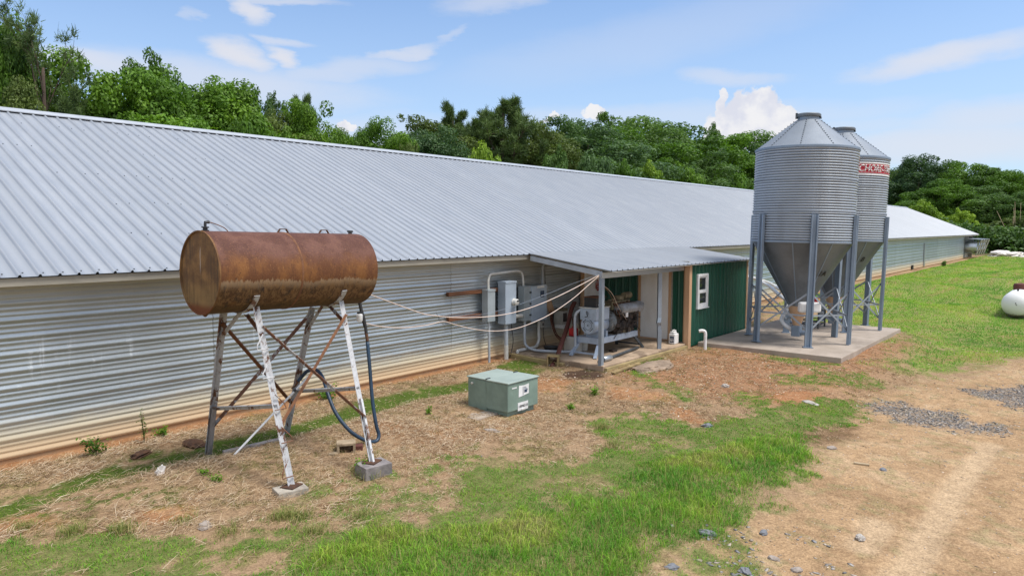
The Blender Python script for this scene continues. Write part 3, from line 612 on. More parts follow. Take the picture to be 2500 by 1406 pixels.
# ------------------------------------------------------------------ shed and porch
SX0, SX1, SY = 17.05, 20.85, 8.25
o = MB().b2((12.95, 8.30, -.25), (17.02, 11.08, .12)).build('porch_slab', G['porch_concrete'], bevel=.02); o['kind'] = 'structure'
o = MB().b2((17.42, 4.55, -.45), (23.75, 8.18, .12)).build('bin_pad', G['concrete'], bevel=.015); o['kind'] = 'structure'
shed = thing('shed', 'green ribbed metal shed with white window and open lean-to porch', 'shed', (SX0, SY, 0))
def pan(p0, du, dv, n, nrm, name='green_wall'):
    sheet(name, 'green_panel', shed, p0, du, dv, n, .2286, .022, nrm, foot=.06, top=.028, minor=.006)
pan((17.12, SY, .03), (1, 0, 0), (0, 0, 2.22), 17, (0, -1, 0))
pan((SX1, SY+.02, .03), (0, 1, 0), (0, 0, 2.25), 13, (1, 0, 0))
MB().b2((17.09, SY+.005, .03), (SX1-.01, SY+.05, 2.24)).b2((SX1-.06, SY+.06, .03), (SX1-.01, 11.05, 2.3)).build('wall_backing', G['soffit'], shed)
pan((SX0, 8.36, .14), (0, 1, 0), (0, 0, 2.1), 2, (-1, 0, 0), 'porch_wall'); pan((SX0, 9.86, .14), (0, 1, 0), (0, 0, 2.2), 6, (-1, 0, 0), 'porch_wall')
MB().b2((SX0+.01, 8.3, .12), (SX0+.05, 11.05, 2.3)).build('inner_wall', G['soffit'], shed)
MB().b2((16.94, SY-.03, -.05), (17.085, SY+.10, 2.22)).b2((17.0, SY+.105, .13), (17.045, SY+.16, 2.2)).build('corner_post', G['wood_trim'], shed)
MB().b2((SX1-.01, SY-.02, .0), (SX1+.10, SY+.09, 2.24)).build('corner_post', G['wood_trim'], shed)
dr = MB().b2((SX0-.045, 8.86, .17), (SX0-.005, 9.70, 2.03)).build('door', G['door_white'], shed, bevel=.004)
MB().lathe([(.012, 0), (.012, .03), (.030, .04), (.033, .06), (.02, .075)], (SX0-.125, 9.62, 1.09), 14, 'X').build('knob', G['steel_dark'], dr, smooth=True)
MB().b2((SX0-.05, 8.79, .14), (SX0-.01, 8.855, 2.09)).b2((SX0-.05, 9.705, .14), (SX0-.01, 9.78, 2.09)).b2((SX0-.05, 8.86, 2.035), (SX0-.01, 9.70, 2.09)).b2((SX0-.05, 8.86, .125), (SX0-.01, 9.70, .168)).build('door_frame', G['wood_trim'], shed)
# barn-side white door and its frame, in the porch corner
bd = thing('side_door', 'white side door into the barn behind the generator with red octagon sign', 'door', (16.6, 11.02, .12))
MB().b2((16.12, 10.99, .14), (16.92, 11.05, 2.06)).build('door_leaf', G['door_white'], bd)
MB().b2((16.93, 10.98, .14), (17.0, 11.06, 2.12)).b2((16.04, 10.98, .14), (16.11, 11.06, 2.12)).build('door_frame', G['wood_trim'], bd)
sg = thing('warning_sign', 'red octagonal STOP sign on the white barn door behind the post', 'sign', tuple(atY(1462, 696, 10.975)))
c = ORG[sg]; MB().extrude([(c[0]+.175*math.cos(R(22.5+45*k)), c[1], c[2]+.175*math.sin(R(22.5+45*k))) for k in range(8)], (0, .006, 0)).build('plate', G['red_paint'], sg)
mb = MB()
vs, fs = text_geo('STOP', .13); mb.add([(c[0]+v.x, c[1]-.003, c[2]+.06+v.y) for v in vs], fs)
for k, w in enumerate((.22, .25, .2)): mb.b2((c[0]-w/2, c[1]-.004, c[2]-.02-.045*k), (c[0]+w/2, c[1]-.002, c[2]-.008-.045*k))
mb.build('lettering', G['white_paint'], sg)
x0, x1, z0, z1 = 17.40, 18.04, 1.03, 1.94; y = SY-.035
mb = MB()
for a, b in (((x0, z0), (x0+.07, z1)), ((x1-.07, z0), (x1, z1)), ((x0+.07, z1-.07), (x1-.07, z1)), ((x0+.07, z0), (x1-.07, z0+.07))): mb.b2((a[0], y-.03, a[1]), (b[0], y+.03, b[1]))
wf = mb.build('window', G['white_paint'], shed, bevel=.006)
mb = MB(); zm = (z0+z1)/2
for (za, zb, yy) in ((zm-.02, z1-.072, .012), (z0+.072, zm-.022, -.006)):
    for a, b in (((x0+.072, za), (x0+.115, zb)), ((x1-.115, za), (x1-.072, zb)), ((x0+.115, zb-.04), (x1-.115, zb)), ((x0+.115, za), (x1-.115, za+.045))): mb.b2((a[0], y+yy-.015, a[1]), (b[0], y+yy+.015, b[1]))
mb.build('sash', G['white_paint'], wf)
MB().b2((x0+.1, y+.012, zm), (x1-.1, y+.018, z1-.1)).b2((x0+.1, y-.006, z0+.1), (x1-.1, y+.0, zm-.04)).build('pane', G['glass'], wf)
MB().b2((x0-.02, y-.05, z0-.03), (x1+.02, y+.03, z0-.003)).build('sill', G['white_paint'], wf)
# lean-to roof over porch and shed
pr0 = np.array((12.96, 8.12, 2.235)); prv = np.array((.28, 2.54, .325)); nn = np.array((0, -.325, 2.54)); nn = nn/np.linalg.norm(nn)
sheet('porch_roof', 'porch_metal', shed, pr0, (1, 0, 0), prv, 36, .2286, .027, nn, foot=.050, top=.022)
MB().extrude([(12.98, 8.125, 2.215), (21.0, 8.125, 2.215), (21.25, 10.6, 2.215+.97*.325), (13.26, 10.6, 2.215+.97*.325)], (0, 0, -.012)).build('porch_ceiling', G['soffit'], shed)
MB().b2((12.96, 8.36, 2.06), (16.93, 8.43, 2.195)).build('front_beam', G['galv_plain'], shed, bevel=.004)
MB().bar((13.03, 8.40, 2.155), (13.27, 10.62, 2.44), .05, .12).build('side_beam', G['pvc_grey'], shed, bevel=.004)
MB().b2((12.955, 8.355, -.1), (13.055, 8.445, 2.055)).build('post', G['steel_grey'], shed, bevel=.006)
mb = MB(); mb.tube([(15.78, 8.45, .12), (15.77, 8.45, .55), (15.765, 8.455, .72), (15.725, 8.45, .80), (15.755, 8.45, .92), (15.75, 8.45, 2.06)], .066, 4, True); mb.build('post', G['steel_grey'], shed)
MB().b2((12.98, 8.22, -.12), (16.93, 8.29, .075)).build('edge_timber', G['wood_timber'], shed, bevel=.006)
MB().bar((12.9, 9.35, -.02), (12.86, 10.95, .04), .10, .16).build('edge_timber', G['wood_timber'], shed, bevel=.006)

# ------------------------------------------------------------------ porch contents
gen = thing('generator', 'grey blue diesel generator on a splayed steel skid under the porch roof', 'generator', (14.6, 9.25, .12))
g = 'generator_blue'; mb = MB(); x0, x1, y0, y1, zt = 13.78, 15.62, 8.98, 9.62, .56
mb.b2((x0, y0, zt-.14), (x1, y0+.06, zt)); mb.b2((x0, y1-.06, zt-.14), (x1, y1, zt)); mb.b2((x0, y0+.061, zt-.14), (x0+.06, y1-.061, zt)); mb.b2((x1-.06, y0+.061, zt-.14), (x1, y1-.061, zt)); mb.b2((14.6, y0+.061, zt-.12), (14.68, y1-.061, zt-.02))
mb.build('skid_rail', G[g], gen, bevel=.004)
for a, b in (((13.86, 9.02, .42), (13.52, 8.90, .12)), ((13.86, 9.58, .42), (13.52, 9.60, .12)), ((15.52, 9.02, .42), (15.72, 8.88, .12)), ((15.52, 9.58, .42), (15.72, 9.66, .12))): MB().bar(a, b, .075, .06).build('leg', G[g if a[0] < 14 else 'steel_dark'], gen)
MB().bar((13.62, 8.94, .21), (13.62, 9.60, .21), .05, .035).build('brace', G[g], gen); MB().bar((15.66, 8.91, .2), (15.66, 9.65, .2), .05, .035).build('brace', G['steel_dark'], gen)
MB().lathe([(.03, -.004), (.20, -.004), (.215, .02), (.215, .60), (.20, .62)], (13.74, 9.25, .86), 32, 'X').b2((13.95, 9.05, .55), (14.05, 9.45, .70)).b2((14.22, 9.05, .55), (14.3, 9.45, .7)).build('alternator', G[g], gen, smooth='auto')
for k in range(4):
    t0 = R(90*k+22); t1 = R(90*k+68); MB().tube([(13.733, 9.25+.145*math.cos(t0+(t1-t0)*i/6), .86+.145*math.sin(t0+(t1-t0)*i/6)) for i in range(7)], .009, 5).build('vent_slot', G['steel_dark'], gen)
MB().lathe([(.10, -.002), (.105, -.007), (.11, -.002)], (13.735, 9.25, .86), 24, 'X', cap=False).build('end_ring', G['steel_dark'], gen)
MB().lathe([(.014, -.01), (.014, .01)], (13.735, 9.25, .86), 10, 'X').build('shaft_end', G['black'], gen)
MB().b2((13.74, 9.02, .98), (14.32, 9.48, 1.27)).build('terminal_box', G[g], gen, bevel=.008)
MB().b2((13.71, 9.0, 1.272), (14.34, 9.5, 1.288)).build('box_lid', G['pvc_pale'], gen)
MB().tube(catmull([(13.73, 9.25, 1.12), (13.70, 9.23, 1.17), (13.70, 9.27, 1.2), (13.73, 9.29, 1.14), (13.73, 9.26, 1.08), (13.73, 9.33, 1.05)], 5), .008, 5).build('cable_loop', G['steel_dark'], gen)
cb = MB().b2((13.82, 9.08, 1.29), (14.22, 9.42, 1.52)).build('control_box', G['black'], gen, bevel=.006)
for x in (13.97, 14.12): MB().b2((x-.045, 9.073, 1.41), (x+.045, 9.078, 1.50)).build('gauge', G['yellow'], cb)
for x in (13.93, 14.0, 14.08, 14.16): MB().lathe([(.018, 0), (.014, -.02)], (x, 9.078, 1.345), 8, 'Y').build('dial', G['pvc_pale'], cb)
MB().b2((13.80, 9.06, 1.522), (14.24, 9.44, 1.535)).build('box_cover', G['wood_board'], cb)
MB().lathe([(.24, 0), (.275, .01), (.275, .10), (.25, .11), (.25, .16), (.27, .17), (.27, .24), (.2, .27)], (14.37, 9.25, .88), 30, 'X').build('bell_housing', G['engine_grey'], gen, smooth='auto')
mb = MB().b2((14.62, 9.08, .62), (15.55, 9.42, 1.15)).b2((14.7, 9.02, .55), (15.5, 9.48, .64)).b2((14.75, 9.43, .85), (15.45, 9.52, 1.0))
er = np.random.default_rng(5)
for k in range(26): 
    c = (er.uniform(14.65, 15.55), er.uniform(8.96, 9.09), er.uniform(.62, 1.12)); s = er.uniform(.05, .14, 3); mb.box(c, s, er.uniform(0, 1))
mb.build('engine_block', G['engine_black'], gen, bevel=.006)
mb = MB()
for k in range(11):
    p = np.array((er.uniform(14.6, 15.5), 8.94+er.uniform(-.03, .03), er.uniform(.65, 1.1))); mb.tube(catmull([p, p+er.normal(0, .08, 3)*np.array((1, .3, 1)), p+np.array((er.uniform(-.3, .3), 0, er.uniform(-.25, .1)))], 5), .009, 5)
mb.build('engine_hose', G['engine_black'], gen)
mb = MB()
for k in range(6): mb.b2((14.66+.15*k, 9.16, 1.15), (14.78+.15*k, 9.40, 1.36)); mb.lathe([(.05, 0), (.055, .03), (.03, .05)], (14.72+.15*k, 9.28, 1.361), 10)
mb.build('cylinder_head', G['olive_metal'], gen, bevel=.01)
mb = MB()
for k in range(5): mb.tube([(14.72+.15*k, 9.16, 1.3), (14.74+.15*k, 9.06, 1.28), (14.75+.15*k, 9.05, 1.2)], .03, 7)
mb.build('manifold', G['rust_dark'], gen)
MB().lathe([(.08, 0), (.135, .02), (.135, .92), (.14, .92), (.145, .94), (.145, 1.02), (.11, 1.06), (.03, 1.07)], (14.72, 9.02, 1.17), 26, 'X').build('air_cleaner', G['cylinder_grey'], gen, smooth='auto')
MB().lathe([(.10, 0), (.125, .01), (.125, .09), (.10, .11)], (15.10, 9.24, 1.37), 20).build('filter', G['olive_metal'], gen, smooth='auto')
MB().lathe([(.06, 0), (.085, .01), (.085, .28), (.09, .285), (.09, .30), (.05, .31)], (15.28, 9.22, 1.46), 20, 'X').build('filter', G['olive_metal'], gen, smooth='auto')
MB().b2((15.62, 9.0, .62), (15.68, 9.5, 1.3)).build('radiator', G['steel_dark'], gen)
MB().box((14.98, 8.93, 1.06), (.10, .02, .18), 0).build('hang_tag', G['white_plastic'], gen)
MB().b2((14.95, 9.0, .565), (15.3, 9.06, .64)).build('engine_mount', G['olive_metal'], gen)

def flex(name, label, cat, pts, r, mat, group=None, seg=7, n=10): return tag(MB().tube(catmull(pts, n), r, seg).build(name, G[mat], smooth=True), label, cat, group)
# exhaust, boxes and litter
flex('exhaust_pipe', 'rust brown exhaust pipe slanting down into the wooden box at the slab edge', 'pipe', [(14.75, 10.35, 1.25), (14.55, 10.3, 1.12), (14.1, 10.1, .75), (13.4, 9.82, .30), (13.05, 9.68, .08), (12.72, 9.56, -.02)], .055, 'rust_pipe', seg=12)
wb = thing('pipe_box', 'small open wooden box around the exhaust pipe end', 'box', (12.85, 9.6, 0)); 
mb = MB(); rot = Matrix.Rotation(R(25), 3, 'Z')
for c, d in (((0, .12, .03), (.26, .03, .30)), ((0, -.12, .03), (.26, .03, .30)), ((0, 0, .195), (.26, .27, .028)), ((0, 0, -.10), (.26, .208, .02))): mb.box(Vector(c) @ rot.transposed() + Vector((12.85, 9.6, .02)), d, rot)
mb.build('box_shell', G['wood_old'], wb, bevel=.004)
coil = []
cp = catmull([(14.40, 10.85, 1.0), (14.42, 10.82, .70), (14.50, 10.75, .40), (14.66, 10.65, .24), (14.9, 10.6, .19), (15.08, 10.58, .28), (15.1, 10.6, .55), (15.12, 10.65, .8)], 60)
for i, p in enumerate(cp): t = i*.72; coil.append(p+np.array((math.cos(t)*.048, math.sin(t)*.03, math.sin(t)*.048)))
tag(MB().tube(coil, .0085, 5).build('coiled_hose', G['rust_coil'], smooth=True), 'rust red coiled air hose hanging against the barn wall under the porch', 'hose')
bk = thing('bucket', 'white plastic bucket on the slab under the generator skid', 'bucket', (14.35, 9.80, .12)); MB().lathe([(.11, 0), (.14, .34), (.15, .34), (.15, .37), (.135, .37)], (14.35, 9.8, .12), 24).build('body', G['bucket'], bk, smooth='auto')
MB().tube([(14.35+.15*math.cos(a), 9.8-.02+.15*math.sin(a)*.3, .43-.10*abs(math.sin(a))) for a in np.linspace(0, math.pi, 10)], .004, 5).build('handle', G['steel_dark'], bk)
rc = thing('fuel_can', 'red fuel can beside the alternator end of the generator', 'fuel can', (13.95, 9.85, .58)); MB().b2((13.88, 9.74, .52), (14.06, 9.92, .72)).build('body', G['red_paint'], rc, bevel=.03); MB().tube([(13.91, 9.83, .71), (13.92, 9.83, .76), (14.01, 9.83, .76), (14.02, 9.83, .71)], .013, 6).build('handle', G['red_paint'], rc)
MB().b2((13.8, 9.68, .12), (14.12, 9.98, .518)).build('crate', G['panel_dirty'], rc)
bt = thing('battery_charger', 'dirty white and black electrical unit hung on the barn wall behind the brown pipe', 'charger', (14.9, 10.95, .75)); MB().b2((14.80, 10.78, .62), (15.10, 11.05, .98)).build('case', G['panel_dirty'], bt, bevel=.01); MB().b2((14.84, 10.772, .70), (15.0, 10.779, .93)).build('panel', G['engine_black'], bt); MB().b2((14.84, 10.77, .52), (15.0, 11.05, .617)).build('base', G['white_plastic'], bt)
MB().b2((14.86, 10.80, .981), (15.06, 11.03, 1.05)).build('top_cover', G['olive_metal'], bt)
mf = thing('muffler_pipe', 'loose steel exhaust pipe with bright muffler lying along the slab edge', 'pipe', (13.5, 8.5, .16)); MB().cyl((13.1, 8.52, .165), (15.35, 8.82, .165), .035, 12).build('pipe', G['steel_dark'], mf, smooth='auto'); MB().lathe([(.05, 0), (.065, .02), (.065, .30), (.05, .32)], (13.35, 8.555, .185), 18, 'X').build('sleeve', G['galv_plain'], mf, smooth='auto')
MB().b2((14.55, 9.05, .12), (14.75, 9.17, .18)).build('weight', G['engine_black'], mf)
tr = thing('drain_pan', 'black plastic drain pan on the slab behind the brown pipe', 'pan', (13.75, 10.35, .12)); MB().lathe([(.13, 0), (.19, .11), (.20, .11), (.14, .0)], (13.75, 10.35, .121), 20).build('body', G['black_rubber'], tr, smooth='auto')
jg = thing('jug', 'square white plastic jug with printed label beside the shed corner post', 'jug', (16.75, 8.52, .12)); MB().b2((16.60, 8.44, .121), (16.84, 8.62, .40)).b2((16.62, 8.46, .4), (16.78, 8.6, .45)).build('body', G['white_plastic'], jg, bevel=.025)
MB().tube([(16.64, 8.53, .44), (16.66, 8.53, .485), (16.76, 8.53, .485), (16.80, 8.53, .40)], .016, 7).build('handle', G['white_plastic'], jg); MB().b2((16.593, 8.46, .17), (16.598, 8.58, .33)).build('label', G['navy_label'], jg); MB().lathe([(.028, 0), (.028, .03)], (16.80, 8.53, .45), 12).build('cap', G['white_plastic'], jg)
mb = MB(); lb = np.random.default_rng(2)
for k in range(7): mb.b2((16.586, 8.47+.015*k, .19+lb.uniform(0, .03)), (16.592, 8.478+.015*k, .24+lb.uniform(0, .07)))
mb.build('label_print', G['white_paint'], jg)
tag(MB().bar((14.42, 10.98, 1.30), (14.58, 10.93, 0.93), .02, .24, up=(1, 0, 0)).build('insulation_board', G['wood_trim']), 'tan sheet of board leaning on the barn wall right of the cabinets', 'board')
tag(MB().b2((14.06, 10.98, .92), (14.30, 11.04, 1.66)).build('cover_plate', G['steel_dark'], bevel=.004), 'dark grey cover plate on the wall right of the open cabinet', 'panel')
tag(MB().b2((14.03, 11.0, .92), (14.055, 11.05, 1.66)).b2((14.32, 10.97, .94), (14.40, 11.03, 1.64)).build('backing_board', G['panel_dirty']), 'pale board strips fixed either side of the dark cover plate', 'board')
ob = thing('outlet_box', 'small cream outlet box low on the wall under the open cabinet', 'outlet', (14.19, 10.97, .69)); MB().b2((14.14, 10.95, .61), (14.24, 11.06, .77)).build('box', G['pvc_pale'], ob, bevel=.006); MB().b2((14.165, 10.944, .655), (14.215, 10.949, .725)).build('socket', G['black'], ob)

# ------------------------------------------------------------------ electrical gear on the wall
for z, y1_ in ((1.70, 12.9), (1.14, 12.9)):
    tag(MB().b2((10.82, 10.985, z-.045), (12.92, 11.07, z+.045)).build('mounting_board', G['wood_board'], bevel=.006), ('upper' if z > 1.5 else 'lower')+' dark stained board bolted across the wall behind the electric boxes', 'board', 'boards behind the electric boxes')
jb = thing('junction_box', 'narrow grey junction box left of the meter box on the boards', 'electric box', (12.02, 10.98, 1.0)); MB().b2((11.90, 10.80, .99), (12.16, 10.983, 1.74)).build('case', G['box_grey_dull'], jb, bevel=.006); MB().b2((11.895, 10.79, 1.70), (12.165, 10.984, 1.745)).build('hood', G['box_grey_dull'], jb)
mt = thing('meter_box', 'tall grey blue meter box with round glass meter between the two other boxes', 'electric box', (12.65, 10.98, .9)); MB().b2((12.46, 10.74, .88), (12.86, 10.983, 1.90)).build('case', G['box_grey'], mt, bevel=.008); 
mo = MB().lathe([(.085, 0), (.092, -.02), (.078, -.03), (.078, -.11), (.05, -.13)], (12.76, 10.74, 1.40), 24, 'Y').build('meter', G['pvc_pale'], mt, smooth='auto'); MB().b2((12.72, 10.600, 1.42), (12.80, 10.606, 1.45)).build('display', G['black'], mo)
MB().b2((12.455, 10.73, 1.86), (12.865, 10.984, 1.905)).build('hood', G['box_grey'], mt)
dc = thing('transfer_cabinet', 'wide grey cabinet with its door ajar right of the meter box', 'electric box', (13.5, 10.98, .85)); MB().b2((13.22, 10.78, .88), (14.0, 10.983, 1.74)).build('case', G['box_grey_dull'], dc, bevel=.006)
d0 = np.array((13.47, 10.75)); d1 = np.array((14.02, 10.70)); cd_ = MB().extrude([(d0[0], d0[1], .84), (d1[0], d1[1], .86), (d1[0], d1[1], 1.76), (d0[0], d0[1], 1.72)], (.004, .03, 0)).build('door', G['box_grey'], dc)
tag(MB().extrude([(13.78, 10.715, 1.44), (13.92, 10.705, 1.44), (13.92, 10.705, 1.60), (13.78, 10.715, 1.60)], (0, .004, 0)).build('label_plate', G['navy_label'], cd_)); MB().extrude([(13.66, 10.725, 1.67), (13.92, 10.702, 1.675), (13.92, 10.702, 1.735), (13.66, 10.725, 1.73)], (0, .004, 0)).build('sticker', G['white_paint'], cd_)
mb = MB()
for k in range(3): mb.b2((13.80+.04*k, 10.699, 1.47), (13.825+.04*k, 10.703, 1.50)); mb.b2((13.70+.07*k, 10.703, 1.695), (13.74+.07*k, 10.708, 1.71))
mb.build('print', G['white_paint'], cd_)
for z in (1.02, 1.30, 1.58): MB().b2((13.42, 10.755, z-.02), (13.49, 10.78, z+.02)).build('hinge', G['steel_dark'], dc)
gp_ = 'conduits on the barn wall'
flex('conduit', 'grey conduit arching over the meter box from the narrow box to the cabinet', 'conduit', [(12.03, 10.9, 1.74), (12.03, 10.9, 1.95), (12.12, 10.92, 2.08), (12.35, 10.93, 2.10), (12.9, 10.93, 2.12), (13.20, 10.93, 2.11), (13.31, 10.92, 2.02), (13.33, 10.9, 1.74)], .032, 'pvc_pale', gp_)
flex('conduit', 'thin grey conduit dropping from the narrow box into the ground', 'conduit', [(12.03, 10.88, 1.0), (12.03, 10.88, .5), (12.03, 10.88, -.08)], .030, 'pvc_grey', gp_, 10)
flex('conduit', 'thick grey conduit dropping from the meter box into the ground', 'conduit', [(12.62, 10.86, .9), (12.62, 10.86, .4), (12.62, 10.86, .36)], .052, 'pvc_grey', gp_, 12); MB()
tag(MB().cyl((12.62, 10.86, .36), (12.62, 10.86, -.1), .056, 14).build('conduit_sleeve', G['pvc_pale'], smooth='auto'), 'pale bottom sleeve of the thick conduit under the meter box', 'conduit', gp_)
flex('conduit', 'grey conduit looping from the cabinet along the slab to the generator', 'conduit', [(13.32, 10.85, .9), (13.30, 10.84, .5), (13.30, 10.8, .28), (13.34, 10.6, .18), (13.42, 10.35, .165), (13.62, 9.95, .165), (13.72, 9.72, .18), (13.73, 9.62, .26), (13.72, 9.60, .42), (13.70, 9.60, .9), (13.70, 9.58, 1.10), (13.74, 9.50, 1.2), (13.80, 9.48, 1.22)], .034, 'pvc_grey', gp_, 10)
flex('conduit', 'pale conduit curving from under the cabinet left along the wall foot', 'conduit', [(13.95, 10.9, .86), (13.95, 10.9, .5), (13.93, 10.88, .34), (13.82, 10.85, .2), (13.6, 10.82, .17), (13.05, 10.82, .17), (13.0, 10.82, .14), (13.0, 10.8, -.05)], .040, 'pvc_pale', gp_, 10)
flex('conduit', 'short grey conduit joining meter box and cabinet', 'conduit', [(12.86, 10.86, 1.02), (13.0, 10.86, 1.02), (13.22, 10.86, 1.02)], .05, 'pvc_pale', gp_, 12)
flex('conduit', 'grey riser from the dark plate up to the eave', 'conduit', [(14.2, 10.98, 1.66), (14.2, 10.97, 2.0), (14.2, 10.97, 2.15), (14.24, 10.95, 2.28), (14.3, 10.9, 2.4)], .036, 'pvc_grey', gp_, 10)
flex('cable', 'thin black cable hanging beside the thick conduit to the ground', 'cable', [(12.80, 10.85, .88), (12.84, 10.86, .7), (12.93, 10.9, .45), (12.90, 10.9, .25), (12.78, 10.88, .03)], .009, 'black', None, 6)
flex('cable', 'black cable running down the wall right of the dark plate', 'cable', [(14.28, 10.95, 2.4), (14.30, 10.98, 2.0), (14.33, 10.98, 1.6), (14.30, 10.98, 1.1), (14.26, 10.98, .4), (14.32, 10.95, .13)], .008, 'black', None, 6)

# ------------------------------------------------------------------ fuel tank on its stand
TR = .515; TC = np.array((5.28, 8.46, 2.585)); TL0, TL1 = 4.05, 6.40
tank = thing('fuel_tank', 'rusty brown cylindrical fuel tank lying on the tall steel stand', 'tank', tuple(TC)); tz = TC[2]
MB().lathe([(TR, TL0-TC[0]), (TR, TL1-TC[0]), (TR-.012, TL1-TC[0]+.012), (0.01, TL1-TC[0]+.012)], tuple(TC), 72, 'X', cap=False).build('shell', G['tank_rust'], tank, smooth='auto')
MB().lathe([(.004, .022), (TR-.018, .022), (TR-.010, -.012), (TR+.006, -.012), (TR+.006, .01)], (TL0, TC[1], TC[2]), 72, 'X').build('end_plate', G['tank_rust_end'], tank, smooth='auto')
tx = lambda px: float(atY(px, 567, 8.46)[0])
xs_ = float(atY(735, 690, 8.0)[0])
MB().lathe([(TR-.002, -.018), (TR+.007, -.010), (TR+.007, .010), (TR-.002, .018)], (xs_, TC[1], TC[2]), 72, 'X', cap=False).build('weld_seam', G['rust_brown'], tank, smooth=True)
for px in (689, 789):
    x = tx(px); t = tz+TR-.01; MB().bar((x-.085, 8.46, t), (x-.045, 8.46, t+.055), .03, .012).bar((x-.047, 8.46, t+.055), (x+.047, 8.46, t+.055), .03, .012).bar((x+.045, 8.46, t+.055), (x+.085, 8.46, t), .03, .012).build('lifting_lug', G['rust_dark'], tank)
x = tx(853); MB().lathe([(.028, 0), (.028, .03), (.045, .035), (.045, .055), (.03, .06)], (x, 8.46, tz+TR-.01), 14).build('filler_cap', G['steel_dark'], tank)
x = tx(499); MB().lathe([(.045, 0), (.045, .022), (.028, .024), (.028, .045), (.045, .048), (.045, .062), (.016, .064), (.016, .09)], (x, 8.46, tz+TR-.01), 14).tube([(x, 8.46, tz+TR+.07), (x, 8.46, tz+TR+.105), (x+.05, 8.46, tz+TR+.11)], .02, 8).build('vent_fitting', G['black'], tank)
MB().tube(catmull([(x+.05, 8.46, tz+TR+.11), (x+.14, 8.46, tz+TR+.085), (x+.24, 8.46, tz+TR+.045), (x+.30, 8.47, tz+TR-.002)], 5), .006, 6).build('vent_line', G['rust_brown'], tank)
MB().lathe([(.05, .03), (.045, 0), (.018, -.035), (.004, -.04)], (TL0+.06, 8.46, tz-TR+.005), 12).build('drain_plug', G['rust_dark'], tank)
tank.rotation_euler = (0, .022, 0)

st = thing('tank_stand', 'tall splayed angle iron stand with peeling white paint under the rusty tank', 'stand', (5.2, 8.46, 0))
def pt(px, py, Y): return tuple(atY(px, py, Y))
FLt, FRt, RLt, RRt = pt(625, 748, 8.17), pt(833, 733, 8.17), pt(546, 764, 8.74), pt(762, 752, 8.74)
FLb = tuple(gz(712, 1186, .06)); FRb = tuple(gz(908, 1127, .16)); RLb = tuple(np.append(gp(507, 1108), -.12)); RRb = tuple(np.append(gp(697, 1058), -.1))
def lp(a, b, t): return tuple(np.array(a)*(1-t)+np.array(b)*t)
for a, b, mt_, wd in ((FLb, FLt, 'peel_white', .066), (FRb, FRt, 'peel_white', .056), (RLb, RLt, 'peel_grey', .075), (RRb, RRt, 'peel_grey', .075)):
    MB().angle(a, b, wd, .010, up=(-.7, -.7, .2)).build('leg', G[mt_], st)
MB().bar(lp(FRb, FRt, -.01), lp(FRb, FRt, .36), .085, .03, up=(1, 0, 0)).build('leg_splice', G['peel_white'], st); MB().bar(lp(RLb, RLt, 0), lp(RLb, RLt, .37), .09, .05, up=(1, 0, 0)).build('leg_splice', G['pole_grey'], st)
for c in (FLb, FRb): MB().box((c[0], c[1], c[2]+.006), (.20, .18, .012), R(20)).build('foot_plate', G['rust_dark'], st)
def brace(a, b, mt_, w=.038, t=.008): MB().angle(a, b, w, t, up=(-.6, -.8, .1)).build('brace', G[mt_], st)
o_ = np.array((0, -.05, 0))
brace(np.array(lp(FLb, FLt, .885))+o_, np.array(lp(FRb, FRt, .26))+o_, 'peel_rust'); brace(np.array(lp(FRb, FRt, .91))+o_*1.3, np.array(lp(FLb, FLt, .30))+o_*1.6+np.array((.1, .25, 0)), 'rust_brown')
brace(lp(RLb, RLt, .93), lp(RRb, RRt, .27), 'rust_brown', .05); brace(lp(RRb, RRt, .97), lp(RLb, RLt, .22), 'peel_rust', .05)
brace(lp(RLb, RLt, .36), lp(FLb, FLt, .43), 'peel_grey', .055); brace(lp(RRb, RRt, .37), lp(FRb, FRt, .43), 'peel_grey', .055)
for a, b, c, d in ((FLb, FLt, RLb, RLt), (FRb, FRt, RRb, RRt)):
    xm = a[0]*.1+b[0]*.9
    brace(lp(a, b, .84), (xm, 8.40, 2.055), 'peel_rust', .045); brace(lp(c, d, .84), (xm, 8.56, 2.055), 'peel_grey', .045)
    mb = MB(); n = 14; xx = (b[0]+d[0])/2
    for k in range(n+1):
        t = R(-148+116*k/n); mb.v += [(xx+e, 8.46+math.cos(t)*(TR+.004+rr), tz-.018*(xx-5.28)+math.sin(t)*(TR+.004+rr)) for e in (-.04, .04) for rr in (0, .012)]
    for k in range(n):
        q = 4*k; mb.f += [(q, q+4, q+6, q+2), (q+1, q+3, q+7, q+5), (q, q+1, q+5, q+4), (q+2, q+6, q+7, q+3)]
    mb.f += [(0, 2, 3, 1), (4*n, 4*n+1, 4*n+3, 4*n+2)]; mb.build('saddle', G['peel_grey'], st)
for t in (.84, .68, .50, .32, .14):
    p = np.array(lp(FLb, FLt, t)); q = np.array(lp(FLb, FLt, t-.085)); s = (1 if t in (.50, .32) else -1)*np.array((.115, .0, 0)); u = np.array((0, -.035, 0))
    MB().tube([p+u, (p*.3+q*.7)+u+s*.9, q+u+s, q+u-s*.35], .0085, 6).build('step_rod', G['peel_white' if t > .6 else 'peel_rust'], st)
def blk(name, label, c, d, rz, mt_, grp='concrete blocks around the tank stand'):
    t = thing(name, label, 'block', c, grp); MB().box(c, d, rz).build('body', G[mt_], t, bevel=.008); return t
b1 = blk('concrete_block', 'pale concrete block half buried under the nearest stand leg', (FLb[0]-.03, FLb[1]-.02, FLb[2]-.103), (.36, .26, .20), R(-14), 'block_concrete')
b2_ = blk('concrete_block', 'dark weathered concrete block under the front right stand leg', (FRb[0], FRb[1]-.03, FRb[2]-.183), (.38, .30, .36), R(-10), 'block_weathered')
